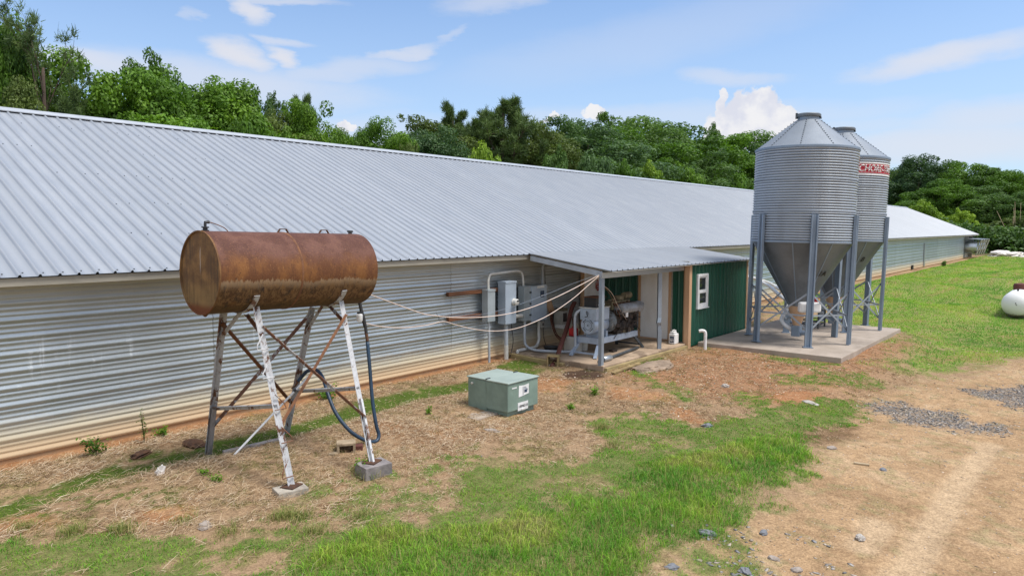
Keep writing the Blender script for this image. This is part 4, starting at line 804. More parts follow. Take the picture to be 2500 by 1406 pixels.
p_ = gp(845, 1100); cbk = thing('hollow_block', 'broken hollow concrete block lying open in the straw behind the stand leg', 'block', (p_[0], p_[1], 0), 'concrete blocks around the tank stand')
mb = MB(); rm = Matrix.Rotation(R(-35), 3, 'Z')
for c, d in (((0, 0, .15), (.26, .20, .035)), ((-.11, 0, .06), (.035, .20, .15)), ((.11, 0, .06), (.035, .20, .15)), ((0, .085, .06), (.19, .03, .14))): mb.box(Vector(p_.tolist()+[0])+rm @ Vector(c), d, rm)
mb.build('body', G['block_tan'], cbk, bevel=.006)
q_ = gp(815, 1107); tag(MB().box((q_[0], q_[1], .02), (.14, .10, .07), R(20)).build('block_chunk', G['block_tan'], bevel=.015), 'tan chunk broken off the hollow block, lying left of it', 'block')
q_ = gp(872, 1095); tag(MB().box((q_[0], q_[1], .04), (.13, .16, .11), R(50)).build('brick_chunk', G['rust_pipe'], bevel=.012), 'reddish brown chunk lying right of the hollow block', 'block')
pole = thing('loose_pole', 'white painted pole with a black band leaning against the stand', 'pole', tuple(np.append(gp(569, 1112), 0))); a = np.append(gp(569, 1112), 0.0); b = np.array(pt(752, 920, 9.0)); MB().cyl(a, b, .016, 10).build('shaft', G['white_paint'], pole, smooth='auto'); MB().cyl(a+(b-a)*.80, a+(b-a)*.83, .0175, 10).build('band', G['black'], pole)
# delivery hose, valve and filter
hs = thing('fuel_hose', 'dark blue rubber fuel hose looping from tank valve to nozzle on the stand', 'hose', pt(880, 742, 8.46))
hp = [(897, 835, 8.35), (903, 900, 8.25), (909, 975, 8.15), (918, 1035, 8.05), (925, 1062, 8.0), (917, 1077, 7.98), (893, 1075, 8.0), (855, 1052, 8.1), (820, 1008, 8.3), (800, 960, 8.5), (788, 922, 8.7), (772, 903, 8.85), (752, 905, 8.95), (738, 918, 9.05), (728, 930, 9.1)]
MB().tube(catmull([pt(*p) for p in hp], 10), .027, 12).build('hose', G['hose_blue'], hs, smooth=True)
MB().tube([pt(*p) for p in ((878, 738, 8.44), (883, 762, 8.42), (886, 775, 8.4), (893, 802, 8.38), (897, 836, 8.35))], [.026, .026, .034, .024, .021], 12).build('valve_pipe', G['black_rubber'], hs)
MB().tube([pt(893, 806, 8.38), pt(897, 832, 8.35)], .024, 12).build('coupling', G['rust_dark'], hs)
a = np.array(pt(882, 770, 8.42)); MB().lathe([(.03, 0), (.048, -.01), (.048, -.10), (.042, -.11)], (a[0]-.05, a[1]-.02, a[2]+.03), 16).build('filter_can', G['white_plastic'], hs, smooth='auto'); MB().bar((a[0]-.07, a[1]-.02, a[2]+.04), (a[0]+.02, a[1], a[2]+.045), .05, .03).build('filter_head', G['black_rubber'], hs)
MB().tube([pt(733, 922, 9.08), pt(722, 940, 9.12), pt(712, 948, 9.12)], [.02, .016, .012], 10).tube([pt(726, 926, 9.1), pt(740, 930, 9.08), pt(743, 938, 9.08), pt(728, 944, 9.1)], .006, 6).build('nozzle', G['rust_dark'], hs)
# lines strung between the tank and the porch post
def cab(name, label, pts, r, mt_, Y=8.40): tag(MB().tube(catmull([pt(x, y, Y) for x, y in pts], 8), r, 7).build(name, G[mt_], smooth=True), label, 'cable')
cab('fuel_line', 'upper pale fuel line sagging from the tank to the porch post', [(903, 719), (960, 740), (1030, 765), (1066, 771), (1110, 775), (1180, 774), (1250, 764), (1320, 742), (1390, 710), (1462, 672)], .0085, 'cable_pale')
cab('fuel_line', 'lower pale fuel line sagging from the tank valve to the porch post', [(888, 788), (930, 797), (985, 800), (1040, 794), (1082, 785), (1110, 792), (1150, 802), (1200, 808), (1250, 804), (1295, 790), (1345, 766), (1400, 728), (1440, 693), (1462, 674)], .0075, 'cable_pale')
cab('tie_wire', 'thin grey wire stretched above the two fuel lines to the porch post', [(1067, 768), (1150, 772), (1240, 752), (1320, 724), (1400, 692), (1462, 670)], .0025, 'steel_grey')
cab('tie_wire', 'short loose wire knotted where the two fuel lines meet', [(1064, 762), (1072, 776), (1082, 788), (1090, 784), (1078, 770), (1070, 778), (1086, 796)], .0035, 'steel_dark')
for k, (dx, nm) in enumerate(((0, 'left'), (6, 'right'))):
    tag(MB().tube(catmull([pt(1462, 674, 8.40), (13.06, 8.5, 1.98), pt(1487+dx, 715, 8.72), pt(1505+dx, 752, 8.9), pt(1517+dx*2, 780, 8.95)], 8), .006, 6).build('fuel_line', G['cable_pale' if k else 'rust_brown'], smooth=True), ('pale line' if k else 'rusty brown line')+' dropping from the porch post to the engine', 'cable')

# ------------------------------------------------------------------ pad transformer
tf = thing('transformer', 'grey green pad mounted transformer cabinet with white labels in the straw', 'transformer', (9.0, 7.83, 0))
MB().b2((8.12, 7.62, -.20), (9.30, 8.75, .06)).build('pad', G['concrete'], tf, bevel=.01)
g1, g2 = 'transformer_green', 'transformer_lid'
MB().b2((8.65, 7.42, .0), (9.36, 8.26, .14)).build('skirt', G[g1], tf, bevel=.006)
MB().b2((8.62, 7.86, .05), (9.39, 8.30, .585)).build('cabinet', G[g1], tf, bevel=.02)
hd = MB().b2((8.60, 7.365, .11), (9.41, 7.855, .585)).build('hood', G[g1], tf, bevel=.015)
MB().b2((8.605, 7.845, .587), (9.405, 8.315, .612)).build('lid', G[g2], tf, bevel=.011); MB().b2((8.585, 7.345, .586), (9.425, 7.84, .614)).build('hood_lid', G[g2], tf, bevel=.012)
for x in (8.64, 9.37): MB().b2((x-.05, 7.83, .612), (x+.05, 7.855, .628)).build('hinge', G['steel_dark'], tf)
MB().lathe([(.02, 0), (.02, -.03), (.012, -.035)], (8.62, 8.18, .50), 10, 'X').build('lifting_bolt', G['pvc_pale'], tf)
y = 7.362
a = atY(1266, 941, y); b = atY(1291, 960, y); lx0, lx1, lz1, lz0 = a[0], b[0], a[2]-.005, b[2]-.02
lab = MB().extrude([(lx0, y, lz0), (lx1, y, lz0+.03), (lx1-.005, y, lz1-.05), (lx1, y, lz1), ((lx0+lx1)/2, y, lz1-.012), (lx0+.01, y, lz1)], (0, -.003, 0)).build('warning_label', G['white_paint'], hd)
mb = MB(); w = lx1-lx0
for k in range(5): mb.b2((lx0+w*.52, y-.006, lz1-.05-.022*k), (lx0+w*(.7+.22*((k*7) % 3)/2), y-.004, lz1-.042-.022*k))
mb.b2((lx0+w*.40, y-.006, lz0+.03), (lx0+w*.44, y-.004, lz1-.03)); mb.b2((lx0+w*.56, y-.006, lz0+.07), (lx0+w*.82, y-.004, lz0+.105)); mb.build('print', G['navy_label'], lab)
a = atY(1264, 988, y); b = atY(1289, 995, y); nl = MB().b2((a[0], y-.003, b[2]-.005), (b[0], y-.0005, a[2]+.03)).build('number_label', G['white_paint'], hd)
vs, fs = text_geo('10898318', .062); mb = MB(); cx, cz = (a[0]+b[0])/2, (a[2]+b[2])/2+.012; sx = (b[0]-a[0])*.9/max(.01, max(v.x for v in vs)*2); mb.add([(cx+v.x*sx, y-.005, cz+v.y) for v in vs], fs); mb.build('number', G['black'], nl)
a = atY(1250, 946, y); MB().b2((a[0], y-.003, a[2]-.03), (a[0]+.12, y-.0005, a[2]-.008)).build('strip_label', G['white_paint'], hd)
a = atY(1276, 1008, y); MB().b2((a[0]-.04, y-.02, .095), (a[0]+.05, y+.01, .115)).build('latch', G['pvc_pale'], hd)

# ------------------------------------------------------------------ feed bins
def corr_r(z): return 1.285+.0160*math.cos(2*math.pi*(z-2.81)/.0678)
def feed_bin(cx, cy, label, letters, ban0):
    root = thing('feed_bin', label, 'feed bin', (cx, cy, .12), 'corrugated feed bins on the concrete pad'); c = (cx, cy, 0)
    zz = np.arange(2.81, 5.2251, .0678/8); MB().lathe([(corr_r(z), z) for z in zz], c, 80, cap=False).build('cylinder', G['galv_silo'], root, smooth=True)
    MB().lathe([(1.290, 5.20), (1.310, 5.20), (1.315, 5.235), (1.310, 5.262), (1.275, 5.268)], c, 80, cap=False).build('top_rim', G['galv_leg'], root, smooth='auto'); MB().lathe([(1.295, 2.78), (1.300, 2.80), (1.300, 2.83), (1.285, 2.84)], c, 80, cap=False).build('bottom_rim', G['galv_leg'], root, smooth='auto')
    for z in (3.6, 4.42): MB().lathe([(1.298, z-.02), (1.301, z), (1.298, z+.02)], c, 80, cap=False).build('ring_joint', G['galv_cone'], root, smooth=True)
    MB().lathe([(1.285, 5.262), (.30, 6.04)], c, 80, cap=False).build('roof_cone', G['galv_cone'], root, smooth=True)
    mb = MB()
    for k in range(10):
        t = R(36*k+11); d = np.array((math.cos(t), math.sin(t), 0)); a = np.array(c)+d*1.275+np.array((0, 0, 5.272)); b = np.array(c)+d*.33+np.array((0, 0, 6.024)); mb.bar(a, b, .03, .003)
    mb.build('roof_seam', G['galv_cone'], root); 
    mb = MB()
    for k in range(10):
        t = R(36*k+11); d = np.array((math.cos(t), math.sin(t), 0)); a = np.array(c)+d*1.275+np.array((0, 0, 5.272)); b = np.array(c)+d*.33+np.array((0, 0, 6.024))
        for i in range(13): p = a+(b-a)*(i+.5)/13; mb.box(p+np.array((0, 0, .010)), (.022, .022, .02))
    tag(mb.build('seam_bolt', G['galv_hopper'], root), kind='stuff')
    MB().lathe([(.30, 6.02), (.27, 6.03), (.27, 6.13)], c, 36, cap=False).build('collar', G['galv_leg'], root, smooth='auto')
    ld = MB().lathe([(.31, 6.12), (.315, 6.13), (.315, 6.185), (.29, 6.21), (.10, 6.225), (.01, 6.225)], c, 36, cap=False).build('lid', G['steel_dark'] if False else G['galv_hopper'], root, smooth='auto')
    lr = RV*.31; MB().box((cx+lr[0], cy+lr[1], 6.12), (.10, .06, .05), 0).box((cx-lr[0]*1.02, cy-lr[1]*1.02, 6.15), (.05, .05, .15), 0).build('latch', G['steel_dark'], ld)
    MB().lathe([(1.275, 2.80), (.24, 1.05), (.24, .98)], c, 48, cap=False).build('hopper', G['galv_hopper'], root, smooth=True)
    mb = MB()
    for k in range(8):
        t = R(45*k+8); d = np.array((math.cos(t), math.sin(t), 0)); mb.bar(np.array(c)+d*1.270+np.array((0, 0, 2.78)), np.array(c)+d*.25+np.array((0, 0, 1.06)), .030, .008, up=tuple(d))
    mb.build('hopper_seam', G['galv_leg'], root)
    MB().lathe([(.25, 1.06), (.25, 1.0), (.11, .55), (.11, .50)], c, 28, cap=False).build('clear_boot', G['wood_trim'], root, smooth='auto')
    MB().b2((cx-.12, cy-.11, .22), (cx+.12, cy+.11, .52)).lathe([(.07, -.26), (.07, -.1)], (cx, cy, .33), 14, 'Y').build('auger_boot', G['galv_leg'], root, bevel=.01)
    MB().lathe([(.055, -.02), (.055, 0)], (cx, cy-.27, .33), 14, 'Y').build('boot_cap', G['rust_brown'], root)
    P = []
    for k in range(6):
        t = R(30+60*k); er_ = np.array((math.cos(t), math.sin(t), 0)); et = np.array((-math.sin(t), math.cos(t), 0)); sec = [(-.085, .0), (-.085, .075), (-.05, .075), (-.035, .02), (.035, .02), (.05, .075), (.085, .075), (.085, .0)]
        lo = np.array(c)+er_*1.30; hi = np.array(c)+er_*1.310; mb = MB(); n = len(sec)
        mb.add([lo+et*a+er_*b+np.array((0, 0, .135)) for a, b in sec]+[hi+et*a+er_*b+np.array((0, 0, 3.52)) for a, b in sec], [tuple(range(n))[::-1], tuple(range(n, 2*n))]+[(i, (i+1) % n, n+(i+1) % n, n+i) for i in range(n)])
        mb.box(lo+er_*.03+np.array((0, 0, .128)), (.24, .17, .016), t+math.pi/2); mb.build('leg', G['galv_leg'], root); P.append((lo, hi))
    for k in range(6):
        (a0, a1), (b0, b1) = P[k], P[(k+1) % 6]; f = lambda lo, hi, z: lo+(hi-lo)*((z-.13)/3.4)+np.array((0, 0, z)); inw = (np.array(c)-(a0+b0)/2); inw = inw/np.linalg.norm(inw)
        MB().bar(f(a0, a1, .52), f(b0, b1, 1.55), .045, .010, up=tuple(inw)).build('brace', G['galv_brace'], root)
        MB().bar(f(a0, a1, 1.55)+inw*.03, f(b0, b1, .52)+inw*.03, .045, .010, up=tuple(inw)).build('brace', G['galv_brace'], root)
        MB().bar(f(a0, a1, .92)+inw*.05, f(b0, b1, .92)+inw*.05, .040, .03, up=tuple(inw)).build('brace', G['galv_brace'], root)
    # painted letters on the hopper
    ang, zc, body = letters; vs, fs = text_geo(body, .23); mb = MB(); sl_ = 1.035/1.75
    def hop(u, v):                                              # u along the round, v up the slope
        z = zc+v*.84; r = .24+(z-1.05)*sl_+.018; t = R(ang)+u/r; return (cx+r*math.cos(t), cy+r*math.sin(t), z)
    mb.add([hop(v.x+.18*v.y, v.y) for v in vs], fs); mb.build('bin_number', G['black'], root)
    # painted name panel wrapped on the sheets
    def wrap(u, z, off): t = R(ban0)+u/1.285; r = corr_r(z)+off; return (cx+r*math.cos(t), cy+r*math.sin(t), z)
    def band(name, u0, u1, z0, z1, off, mt_, par, rnd=0.0):
        nu, nz = 40, int((z1-z0)/.0113)+1; V = []; 
        for j in range(nz+1):
            for i in range(nu+1):
                z = z0+(z1-z0)*j/nz; e = rnd*(abs((z-(z0+z1)/2)/((z1-z0)/2))**3); V.append(wrap(u0+e+(u1-u0-2*e)*i/nu, z, off))
        return MB().add(V, [(j*(nu+1)+i, j*(nu+1)+i+1, (j+1)*(nu+1)+i+1, (j+1)*(nu+1)+i) for j in range(nz) for i in range(nu)]).build(name, G[mt_], par, smooth=True)
    L_ = 1.56; z0, z1 = 4.70, 5.07
    bn = band('name_panel', 0, L_, z0, z1, .003, 'white_paint', root); band('panel_field', .05, L_-.05, z0+.06, z1-.055, .005, 'banner_red', bn, .10)
    vs, fs = text_geo('CHORE-TIME', .29); me = bpy.data.meshes.new('t'); me.from_pydata([tuple(v) for v in vs], [], fs); import bmesh
    bm = bmesh.new(); bm.from_mesh(me)
    for zc_ in np.arange(-.16, .17, .0113): bmesh.ops.bisect_plane(bm, geom=bm.verts[:]+bm.edges[:]+bm.faces[:], plane_co=(0, zc_, 0), plane_no=(0, 1, 0))
    bm.verts.ensure_lookup_table(); v2 = [v.co.copy() for v in bm.verts]; f2 = [tuple(v.index for v in f.verts) for f in bm.faces]; bm.free(); bpy.data.meshes.remove(me)
    wd = max(v.x for v in v2)-min(v.x for v in v2); k = (L_-.22)/wd
    MB().add([wrap(L_/2+v.x*k+.10*v.y, (z0+z1)/2+v.y*.95, .014) for v in v2], f2).build('panel_lettering', G['white_paint'], bn)
    root.matrix_world = Matrix.Translation((cx, cy, .12)) @ Matrix.Rotation(.021, 4, Vector(_fh)); return root
va = lambda px, cx, cy: math.degrees(math.atan2(-cy, -cx))
feed_bin(19.52, 6.28, 'nearer corrugated feed bin with 1A painted on its hopper', (va(0, 19.52, 6.28)+43, 1.98, '1A'), va(0, 19.52, 6.28)+82)
feed_bin(22.90, 6.28, 'farther corrugated feed bin with B on its hopper and red white name panel', (va(0, 22.9, 6.28)+47, 2.25, 'B'), va(0, 22.9, 6.28)+15)
flex('feed_pipe', 'white feed pipe rising from the nearer bin boot to the barn', 'pipe', [(19.52, 6.38, .36), (19.55, 6.7, .62), pt(1925, 742, 6.9), pt(1900, 718, 7.5), pt(1880, 700, 8.2), pt(1862, 690, 9.0), pt(1838, 679, 10.2), (23.2, 11.3, 1.75)], .055, 'white_plastic', None, 12)
flex('feed_pipe', 'second white feed pipe, from the farther bin boot to the barn', 'pipe', [(22.9, 6.4, .36), (22.9, 6.9, .7), (23.0, 8.0, 1.2), pt(1890, 697, 9.4), pt(1858, 684, 10.6), (25.0, 11.3, 1.75)], .055, 'white_plastic', None, 12)
mc = thing('motor_stand', 'low steel frame stand between the two feed bins', 'stand', (22.2, 6.9, .12))
fa = [gz(x, y_, .12) for x, y_ in ((1952, 799), (1997, 803), (2013, 797), (1972, 794))]
for p in fa: MB().b2((p[0]-.02, p[1]-.02, .12), (p[0]+.02, p[1]+.02, .66)).build('leg', G['steel_dark'], mc)
mb = MB()
for i in range(4):
    for z in (.24, .36, .645): mb.bar((fa[i][0], fa[i][1], z), (fa[(i+1) % 4][0], fa[(i+1) % 4][1], z), .03, .03)
mb.build('rung', G['steel_dark'], mc)
bc_ = np.array(atX(1976, 750, 18.66)); wt = thing('plastic_tank', 'small white plastic tank with red cap clamped behind the front leg of the nearer bin', 'tank', tuple(bc_))
MB().box(tuple(bc_), (.20, .56, .27), math.atan2(RV[1], RV[0])+math.pi/2).build('body', G['white_plastic'], wt, bevel=.05)
p = bc_+np.array((0, 0, .13))+RV*.17; MB().lathe([(.05, 0), (.05, .09), (.035, .11)], tuple(p), 14).build('cap', G['red_paint'], wt); MB().lathe([(.025, 0), (.025, .10)], tuple(p+RV*.07), 10).build('fitting', G['yellow'], wt)
flex('vent_pipe', 'white hooked vent pipe standing beside the green shed wall', 'pipe', [(17.02, 7.78, -.1), (17.02, 7.78, .3), (17.02, 7.78, .42), (17.01, 7.80, .485), (16.97, 7.86, .505), (16.93, 7.92, .49)], .042, 'white_plastic', None, 12)

# ------------------------------------------------------------------ propane tank, sheeting, slabs and stones
cxp, cyp, rp = 32.2, 2.32, .50; czp = float(gh(33.2, 2.32))+.47; pg = thing('propane_tank', 'white propane tank with rusty dome cover lying in the grass at the right edge', 'tank', (33.6, 2.35, czp))
MB().lathe([(.02, -.30), (.16, -.285), (.30, -.23), (.41, -.14), (.475, -.04), (rp, .06), (rp, 2.6), (.475, 2.7), (.41, 2.8), (.25, 2.9), (.02, 2.95)], (cxp, cyp, czp), 40, 'X', cap=False).build('body', G['propane_white'], pg, smooth=True, org=np.array((cxp, cyp, czp)))
pg.children[0].location = np.array((cxp, cyp, czp))-ORG[pg]
MB().lathe([(.24, 0), (.25, .18), (.22, .25), (.02, .28)], (33.45, cyp, czp+rp-.05), 24, cap=False).build('dome_cover', G['rust_pipe'], pg, smooth='auto')
MB().lathe([(.02, -.02), (.02, .02)], (cxp-.29, cyp+.02, czp+.06), 8, 'X').b2((32.25, 2.29, czp+rp-.01), (32.30, 2.35, czp+rp+.06)).build('fitting', G['black'], pg)
for x in (32.5, 34.5): MB().b2((x-.06, cyp-.28, czp-.72), (x+.06, cyp+.28, czp-.41)).build('saddle_foot', G['block_weathered'], pg)
def lump(name, label, cat, c, rx, ry, rz, mt_, seed=0, sub=3, amp=.25, group=None, flatten=.35, rot=0.0):
    import bmesh
    bm = bmesh.new(); bmesh.ops.create_icosphere(bm, subdivisions=sub, radius=1.0); rr_ = np.random.default_rng(seed); o1 = rr_.uniform(0, 50, 3)
    cr, sr = math.cos(rot), math.sin(rot)
    for v in bm.verts:
        p = np.array(v.co); k = 1+amp*2*(fbm(np.array([p[0]*1.0+o1[0]]), np.array([p[1]+p[2]*1.7+o1[1]]), 1.6, 4)[0]-.5); z = p[2]*k
        x_, y_ = p[0]*k*rx, p[1]*k*ry; v.co = (x_*cr-y_*sr, x_*sr+y_*cr, (max(z, -flatten)*.9+.1*z)*rz)
    me = bpy.data.meshes.new(name); bm.to_mesh(me); bm.free(); o = link(name, me, G[mt_]); o.location = c; return tag(o, label, cat, group)
def on(px, py, dz=0): p = gp(px, py); return (float(p[0]), float(p[1]), float(gh(p[0], p[1]))+dz)
lump('plastic_sheeting', 'heap of crumpled white plastic sheeting in the grass near the fans', 'sheeting', (97.0, 8.2, .05), 2.2, 1.6, .55, 'sack_white', 4, 4, .6, rot=.3)
lump('flat_rock', 'large flat tan rock slab beside the porch slab edge', 'rock', on(1596, 898, .02), .75, .30, .07, 'slab_rock', 9, 5, .5, rot=R(8))
rocks = [(2101, 1313, .06, 'rock_pale', 'white grey rock lying alone on the dirt road'), (1976, 984, .15, 'rock_pale', 'long flat pale stone at the grass edge below the bins'), (2030, 1095, .075, 'rock', 'tan stone at the road edge right of the tall grass'), (1770, 944, .10, 'rock_pale', 'pale stone on the red soil below the feed bin pad'),
    (1727, 1304, .085, 'rock_slate', 'dark slate stone at the grass edge in the foreground'), (1864, 1301, .06, 'rock_slate', 'blue grey stone among the scattered foreground gravel'), (1888, 1364, .06, 'rock', 'largest tan stone in the scattered foreground gravel'), (1946, 1393, .065, 'rock', 'tan stone at the very bottom of the scattered gravel'),
    (1820, 1396, .07, 'rock_slate', 'slate stone at the bottom edge of the picture'), (1640, 1385, .07, 'rock_slate', 'dark stone at the grass tip in the bottom foreground'), (2156, 1147, .06, 'rock_slate', 'small dark stone alone on the sandy road'), (1200, 1052, .13, 'rock', 'pale dusty stone half buried in front of the transformer'),
    (1345, 893, .07, 'rock_pale', 'small white stone in front of the pipe box'), (500, 1284, .09, 'rock', 'brown stone in the tufted grass at lower left'), (1726, 1041, .09, 'rock_slate', 'dark stone at the foot of the red soil cut'), (345, 1110, .20, 'rust_dark', 'dark brown clod beside the mossy drain left of the stand'), (475, 1085, .22, 'rust_dark', 'dark earth clump against the rear left stand leg')]
for i, (px, py, r, mt_, lb_) in enumerate(rocks): lump('stone', lb_, 'stone', on(px, py, r*.04), r, r*(.72 if r < .13 else .45), r*(.5 if r < .13 else .26), mt_, 20+i, 3, .5, 'single stones', rot=i*1.3)
tag(MB().bar(on(2085, 1132, .015), on(2122, 1137, .015), .05, .02).build('stick', G['dead_wood']), 'pale split stick lying across the dirt road edge', 'stick')
lump('paper_scrap', 'crumpled white paper scrap in the straw left of the stand', 'litter', on(390, 1160, .02), .05, .06, .10, 'sack_white', 60, 3, .8, rot=.4)
tag(MB().bar(on(545, 1108, .02), on(690, 1075, .02), .09, .05).build('plank', G['pole_grey'], bevel=.004), 'dark weathered plank lying under the stand beside the moss', 'plank')
tag(MB().bar(on(1495, 915, .04), on(1560, 893, .06), .09, .04).build('plank', G['wood_old'], bevel=.004), 'dark plank leaning between porch slab and flat rock', 'plank')

# ------------------------------------------------------------------ grass, straw, gravel
def scatter(n, x0, x1, y0, y1, fn):
    x = rng.uniform(x0, x1, n); y = rng.uniform(y0, y1, n); z = zones(x, y); w = fn(x, y, z); k = rng.random(n) < w
    k &= ~((y > 8.28) & (x > 12.9) & (x < 21)) & ~((x > 17.35) & (x < 23.8) & (y > 4.5) & (y < 8.2)) & (y < 11.0) & ~((x > 8.5) & (x < 9.5) & (y > 7.3) & (y < 8.4))
    return x[k], y[k], {a: b[k] for a, b in z.items()}
def gz_fine(x, y, z=None):                                      # height of the ground sheet itself
    xs, ys, H = GRID; i = np.clip(np.searchsorted(xs, x)-1, 0, len(xs)-2); j = np.clip(np.searchsorted(ys, y)-1, 0, len(ys)-2)
    fx = (x-xs[i])/(xs[i+1]-xs[i]); fy = (y-ys[j])/(ys[j+1]-ys[j])
    return (H[j, i]*(1-fx)+H[j, i+1]*fx)*(1-fy)+(H[j+1, i]*(1-fx)+H[j+1, i+1]*fx)*fy
def blades(name, x, y, z0, h, w, lean, col, mat, az=None):
    n = len(x); az = rng.uniform(0, 2*np.pi, n) if az is None else az; la = rng.uniform(0, 2*np.pi, n); c, s = np.cos(az), np.sin(az)
    P = np.stack([x, y, z0-.01], 1); side = np.stack([c, s, 0*c], 1)*(w/2)[:, None]; d = np.stack([np.cos(la), np.sin(la), 0*la], 1)*(lean*h)[:, None]; up = np.array((0, 0, 1))*h[:, None]
    mid = P+up*.6+d*.35; tip = P+up*(1-.25*np.clip(lean, 0, 1))[:, None]+d
    V = np.stack([P-side, P+side, mid-side*.8, mid+side*.8, tip-side*.12, tip+side*.12], 1).reshape(-1, 3); b = np.arange(n)[:, None]*6
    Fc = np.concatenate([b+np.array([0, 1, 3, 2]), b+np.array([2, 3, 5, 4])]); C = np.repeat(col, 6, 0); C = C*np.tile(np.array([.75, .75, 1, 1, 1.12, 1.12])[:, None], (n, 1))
    o = link(name, np_mesh(name, V, Fc, np.clip(C, 0, 1)), G[mat]); o['kind'] = 'stuff'; return o
def cmix(n, cols, t): 
    cols = np.array(cols); t = np.clip(t, 0, .999)*(len(cols)-1); i = t.astype(int); f = (t-i)[:, None]; return cols[i]*(1-f)+cols[np.minimum(i+1, len(cols)-1)]*f
GC = [(.10, .29, .03), (.16, .38, .034), (.26, .46, .04), (.38, .49, .07), (.48, .43, .16)]
x, y, z = scatter(560000, 1.0, 20, -1, 9.9, lambda x, y, z: np.clip(z['green']*1.0, 0, 1)*np.clip(1.6-z['dist']/16, .25, 1)*sstep(z['dist'], 4.0, 5.2))
dens = fbm(x, y, 2.1, 3); near = sstep(6.9, 5.0, 0)+sstep(z['dist'], 11.5, 7.5)
tall = sstep(in_poly(x, y, GP([(640, 1430), (900, 1300), (1150, 1290), (1500, 1180), (1750, 1100), (1950, 1060), (1985, 1110), (1940, 1180), (1800, 1280), (1540, 1420), (1400, 1560), (640, 1560)]))+z['n1'], -.2, .25)
cl = sstep(fbm(x+3, y+8, 5.5, 3), .34, .66); h = (.022+.045*tall+.05*cl*(.4+.6*tall))*rng.uniform(.5, 1.35, len(x)); hue = .17+.42*tall*sstep(fbm(x+9, y, .9, 3), .38, .62)+rng.normal(0, .14, len(x))+(fbm(x, y-3, 3.1, 3)-.5)*.9+.12*cl
seed = (rng.random(len(x)) < .035*tall); h = np.where(seed, h*1.9, h); hue = np.where(seed, .96, hue)
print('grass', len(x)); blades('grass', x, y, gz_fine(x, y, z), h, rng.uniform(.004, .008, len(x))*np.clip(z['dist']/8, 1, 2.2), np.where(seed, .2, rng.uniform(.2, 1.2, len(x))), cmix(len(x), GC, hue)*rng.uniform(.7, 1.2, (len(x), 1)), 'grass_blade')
# lawn beyond the bins
x, y, z = scatter(420000, 17, 100, -3, 10.9, lambda x, y, z: z['lawn']*np.clip(26/z['dist'], .12, 1)**1.3)
hue = .30+rng.normal(0, .12, len(x))+(fbm(x*.6, y*1.2, .9, 4)-.5)*1.3+(fbm(x*.5, y*1.1, .25, 3)-.5)*.9
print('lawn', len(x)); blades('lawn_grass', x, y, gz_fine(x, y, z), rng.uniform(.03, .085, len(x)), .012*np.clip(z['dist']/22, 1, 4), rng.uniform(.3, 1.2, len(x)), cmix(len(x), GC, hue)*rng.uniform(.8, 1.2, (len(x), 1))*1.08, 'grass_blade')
# moss and low weeds in the drain
x, y, z = scatter(260000, 1, 17, 7.9, 10.9, lambda x, y, z: z['moss'])
print('moss', len(x)); blades('moss', x, y, gz_fine(x, y, z), rng.uniform(.006, .022, len(x)), rng.uniform(.006, .012, len(x)), rng.uniform(.5, 1.6, len(x)), cmix(len(x), [(.06, .12, .008), (.13, .23, .014), (.24, .35, .025)], .45+rng.normal(0, .2, len(x))+(fbm(x, y, 3, 3)-.5)*1.2), 'grass_blade')
# dry straw lying on the soil
x, y, z = scatter(620000, 1, 24, 3, 10.95, lambda x, y, z: np.clip((1-z['green'])*(1-z['road'])*(1-z['lawn']*.9)*(1-z['moss']*.93)*(1-z['oil'])*(1-.8*np.clip(z['clay'], 0, 1)), 0, 1)*sstep(z['n1']*.6+z['n2']+z['n3']*.5, -.26, .06)*np.clip(1.55-z['dist']/17, .22, 1)*(1-.55*sstep(x, 9.8, 12.5)))
n = len(x); print('straw', n); flow = np.where(rng.random(n) < np.where(x < 5.2, .45, .12), rng.normal(.1, .5, n), rng.uniform(0, 6.28, n)); Ls = rng.uniform(.02, .10, n)*np.where(x < 5, 1.7, 1.0); w = rng.uniform(.0009, .0019, n)*np.clip(z['dist']/8, 1, 2.2); z0 = gz_fine(x, y, z)+rng.uniform(.002, .012, n)+.035*rng.random(n)*sstep(fbm(x, y+5, 3.3, 3), .45, .7)
d = np.stack([np.cos(flow), np.sin(flow), rng.normal(0, .26, n)], 1)*Ls[:, None]; s = np.stack([-np.sin(flow), np.cos(flow), rng.normal(0, .6, n)], 1)*w[:, None]; P = np.stack([x, y, z0], 1); bend = np.stack([rng.normal(0, .012, n), rng.normal(0, .012, n), rng.uniform(0, .016, n)], 1)
V = np.stack([P-s, P+s, P+d*.5+bend-s, P+d*.5+bend+s, P+d-s*.3, P+d+s*.3], 1).reshape(-1, 3); b = np.arange(n)[:, None]*6
C = cmix(n, [(.12, .075, .043), (.31, .205, .115), (.50, .365, .225), (.70, .59, .44)], .55+rng.normal(0, .25, n)+(z['n1'])*.6-.18*sstep(x, 8.5, 11)); o = link('dry_straw', np_mesh('dry_straw', V, np.concatenate([b+np.array([0, 1, 3, 2]), b+np.array([2, 3, 5, 4])]), np.repeat(C, 6, 0)), G['straw_blade']); o['kind'] = 'stuff'
x, y, z = scatter(220000, 1, 17, 3.5, 10.8, lambda x, y, z: (1-z['green'])*(1-z['road'])*(1-z['moss'])*sstep(z['n2']-z['n1']*.6+z['n3']*.5, .04, .26)*.85*np.clip(11/z['dist'], .3, 1))
blades('sprig_grass', x, y, gz_fine(x, y), rng.uniform(.015, .05, len(x)), rng.uniform(.004, .008, len(x)), rng.uniform(.3, 1.3, len(x)), cmix(len(x), [(.10, .17, .03), (.17, .25, .04), (.28, .30, .08), (.40, .34, .16)], rng.random(len(x))), 'grass_blade')
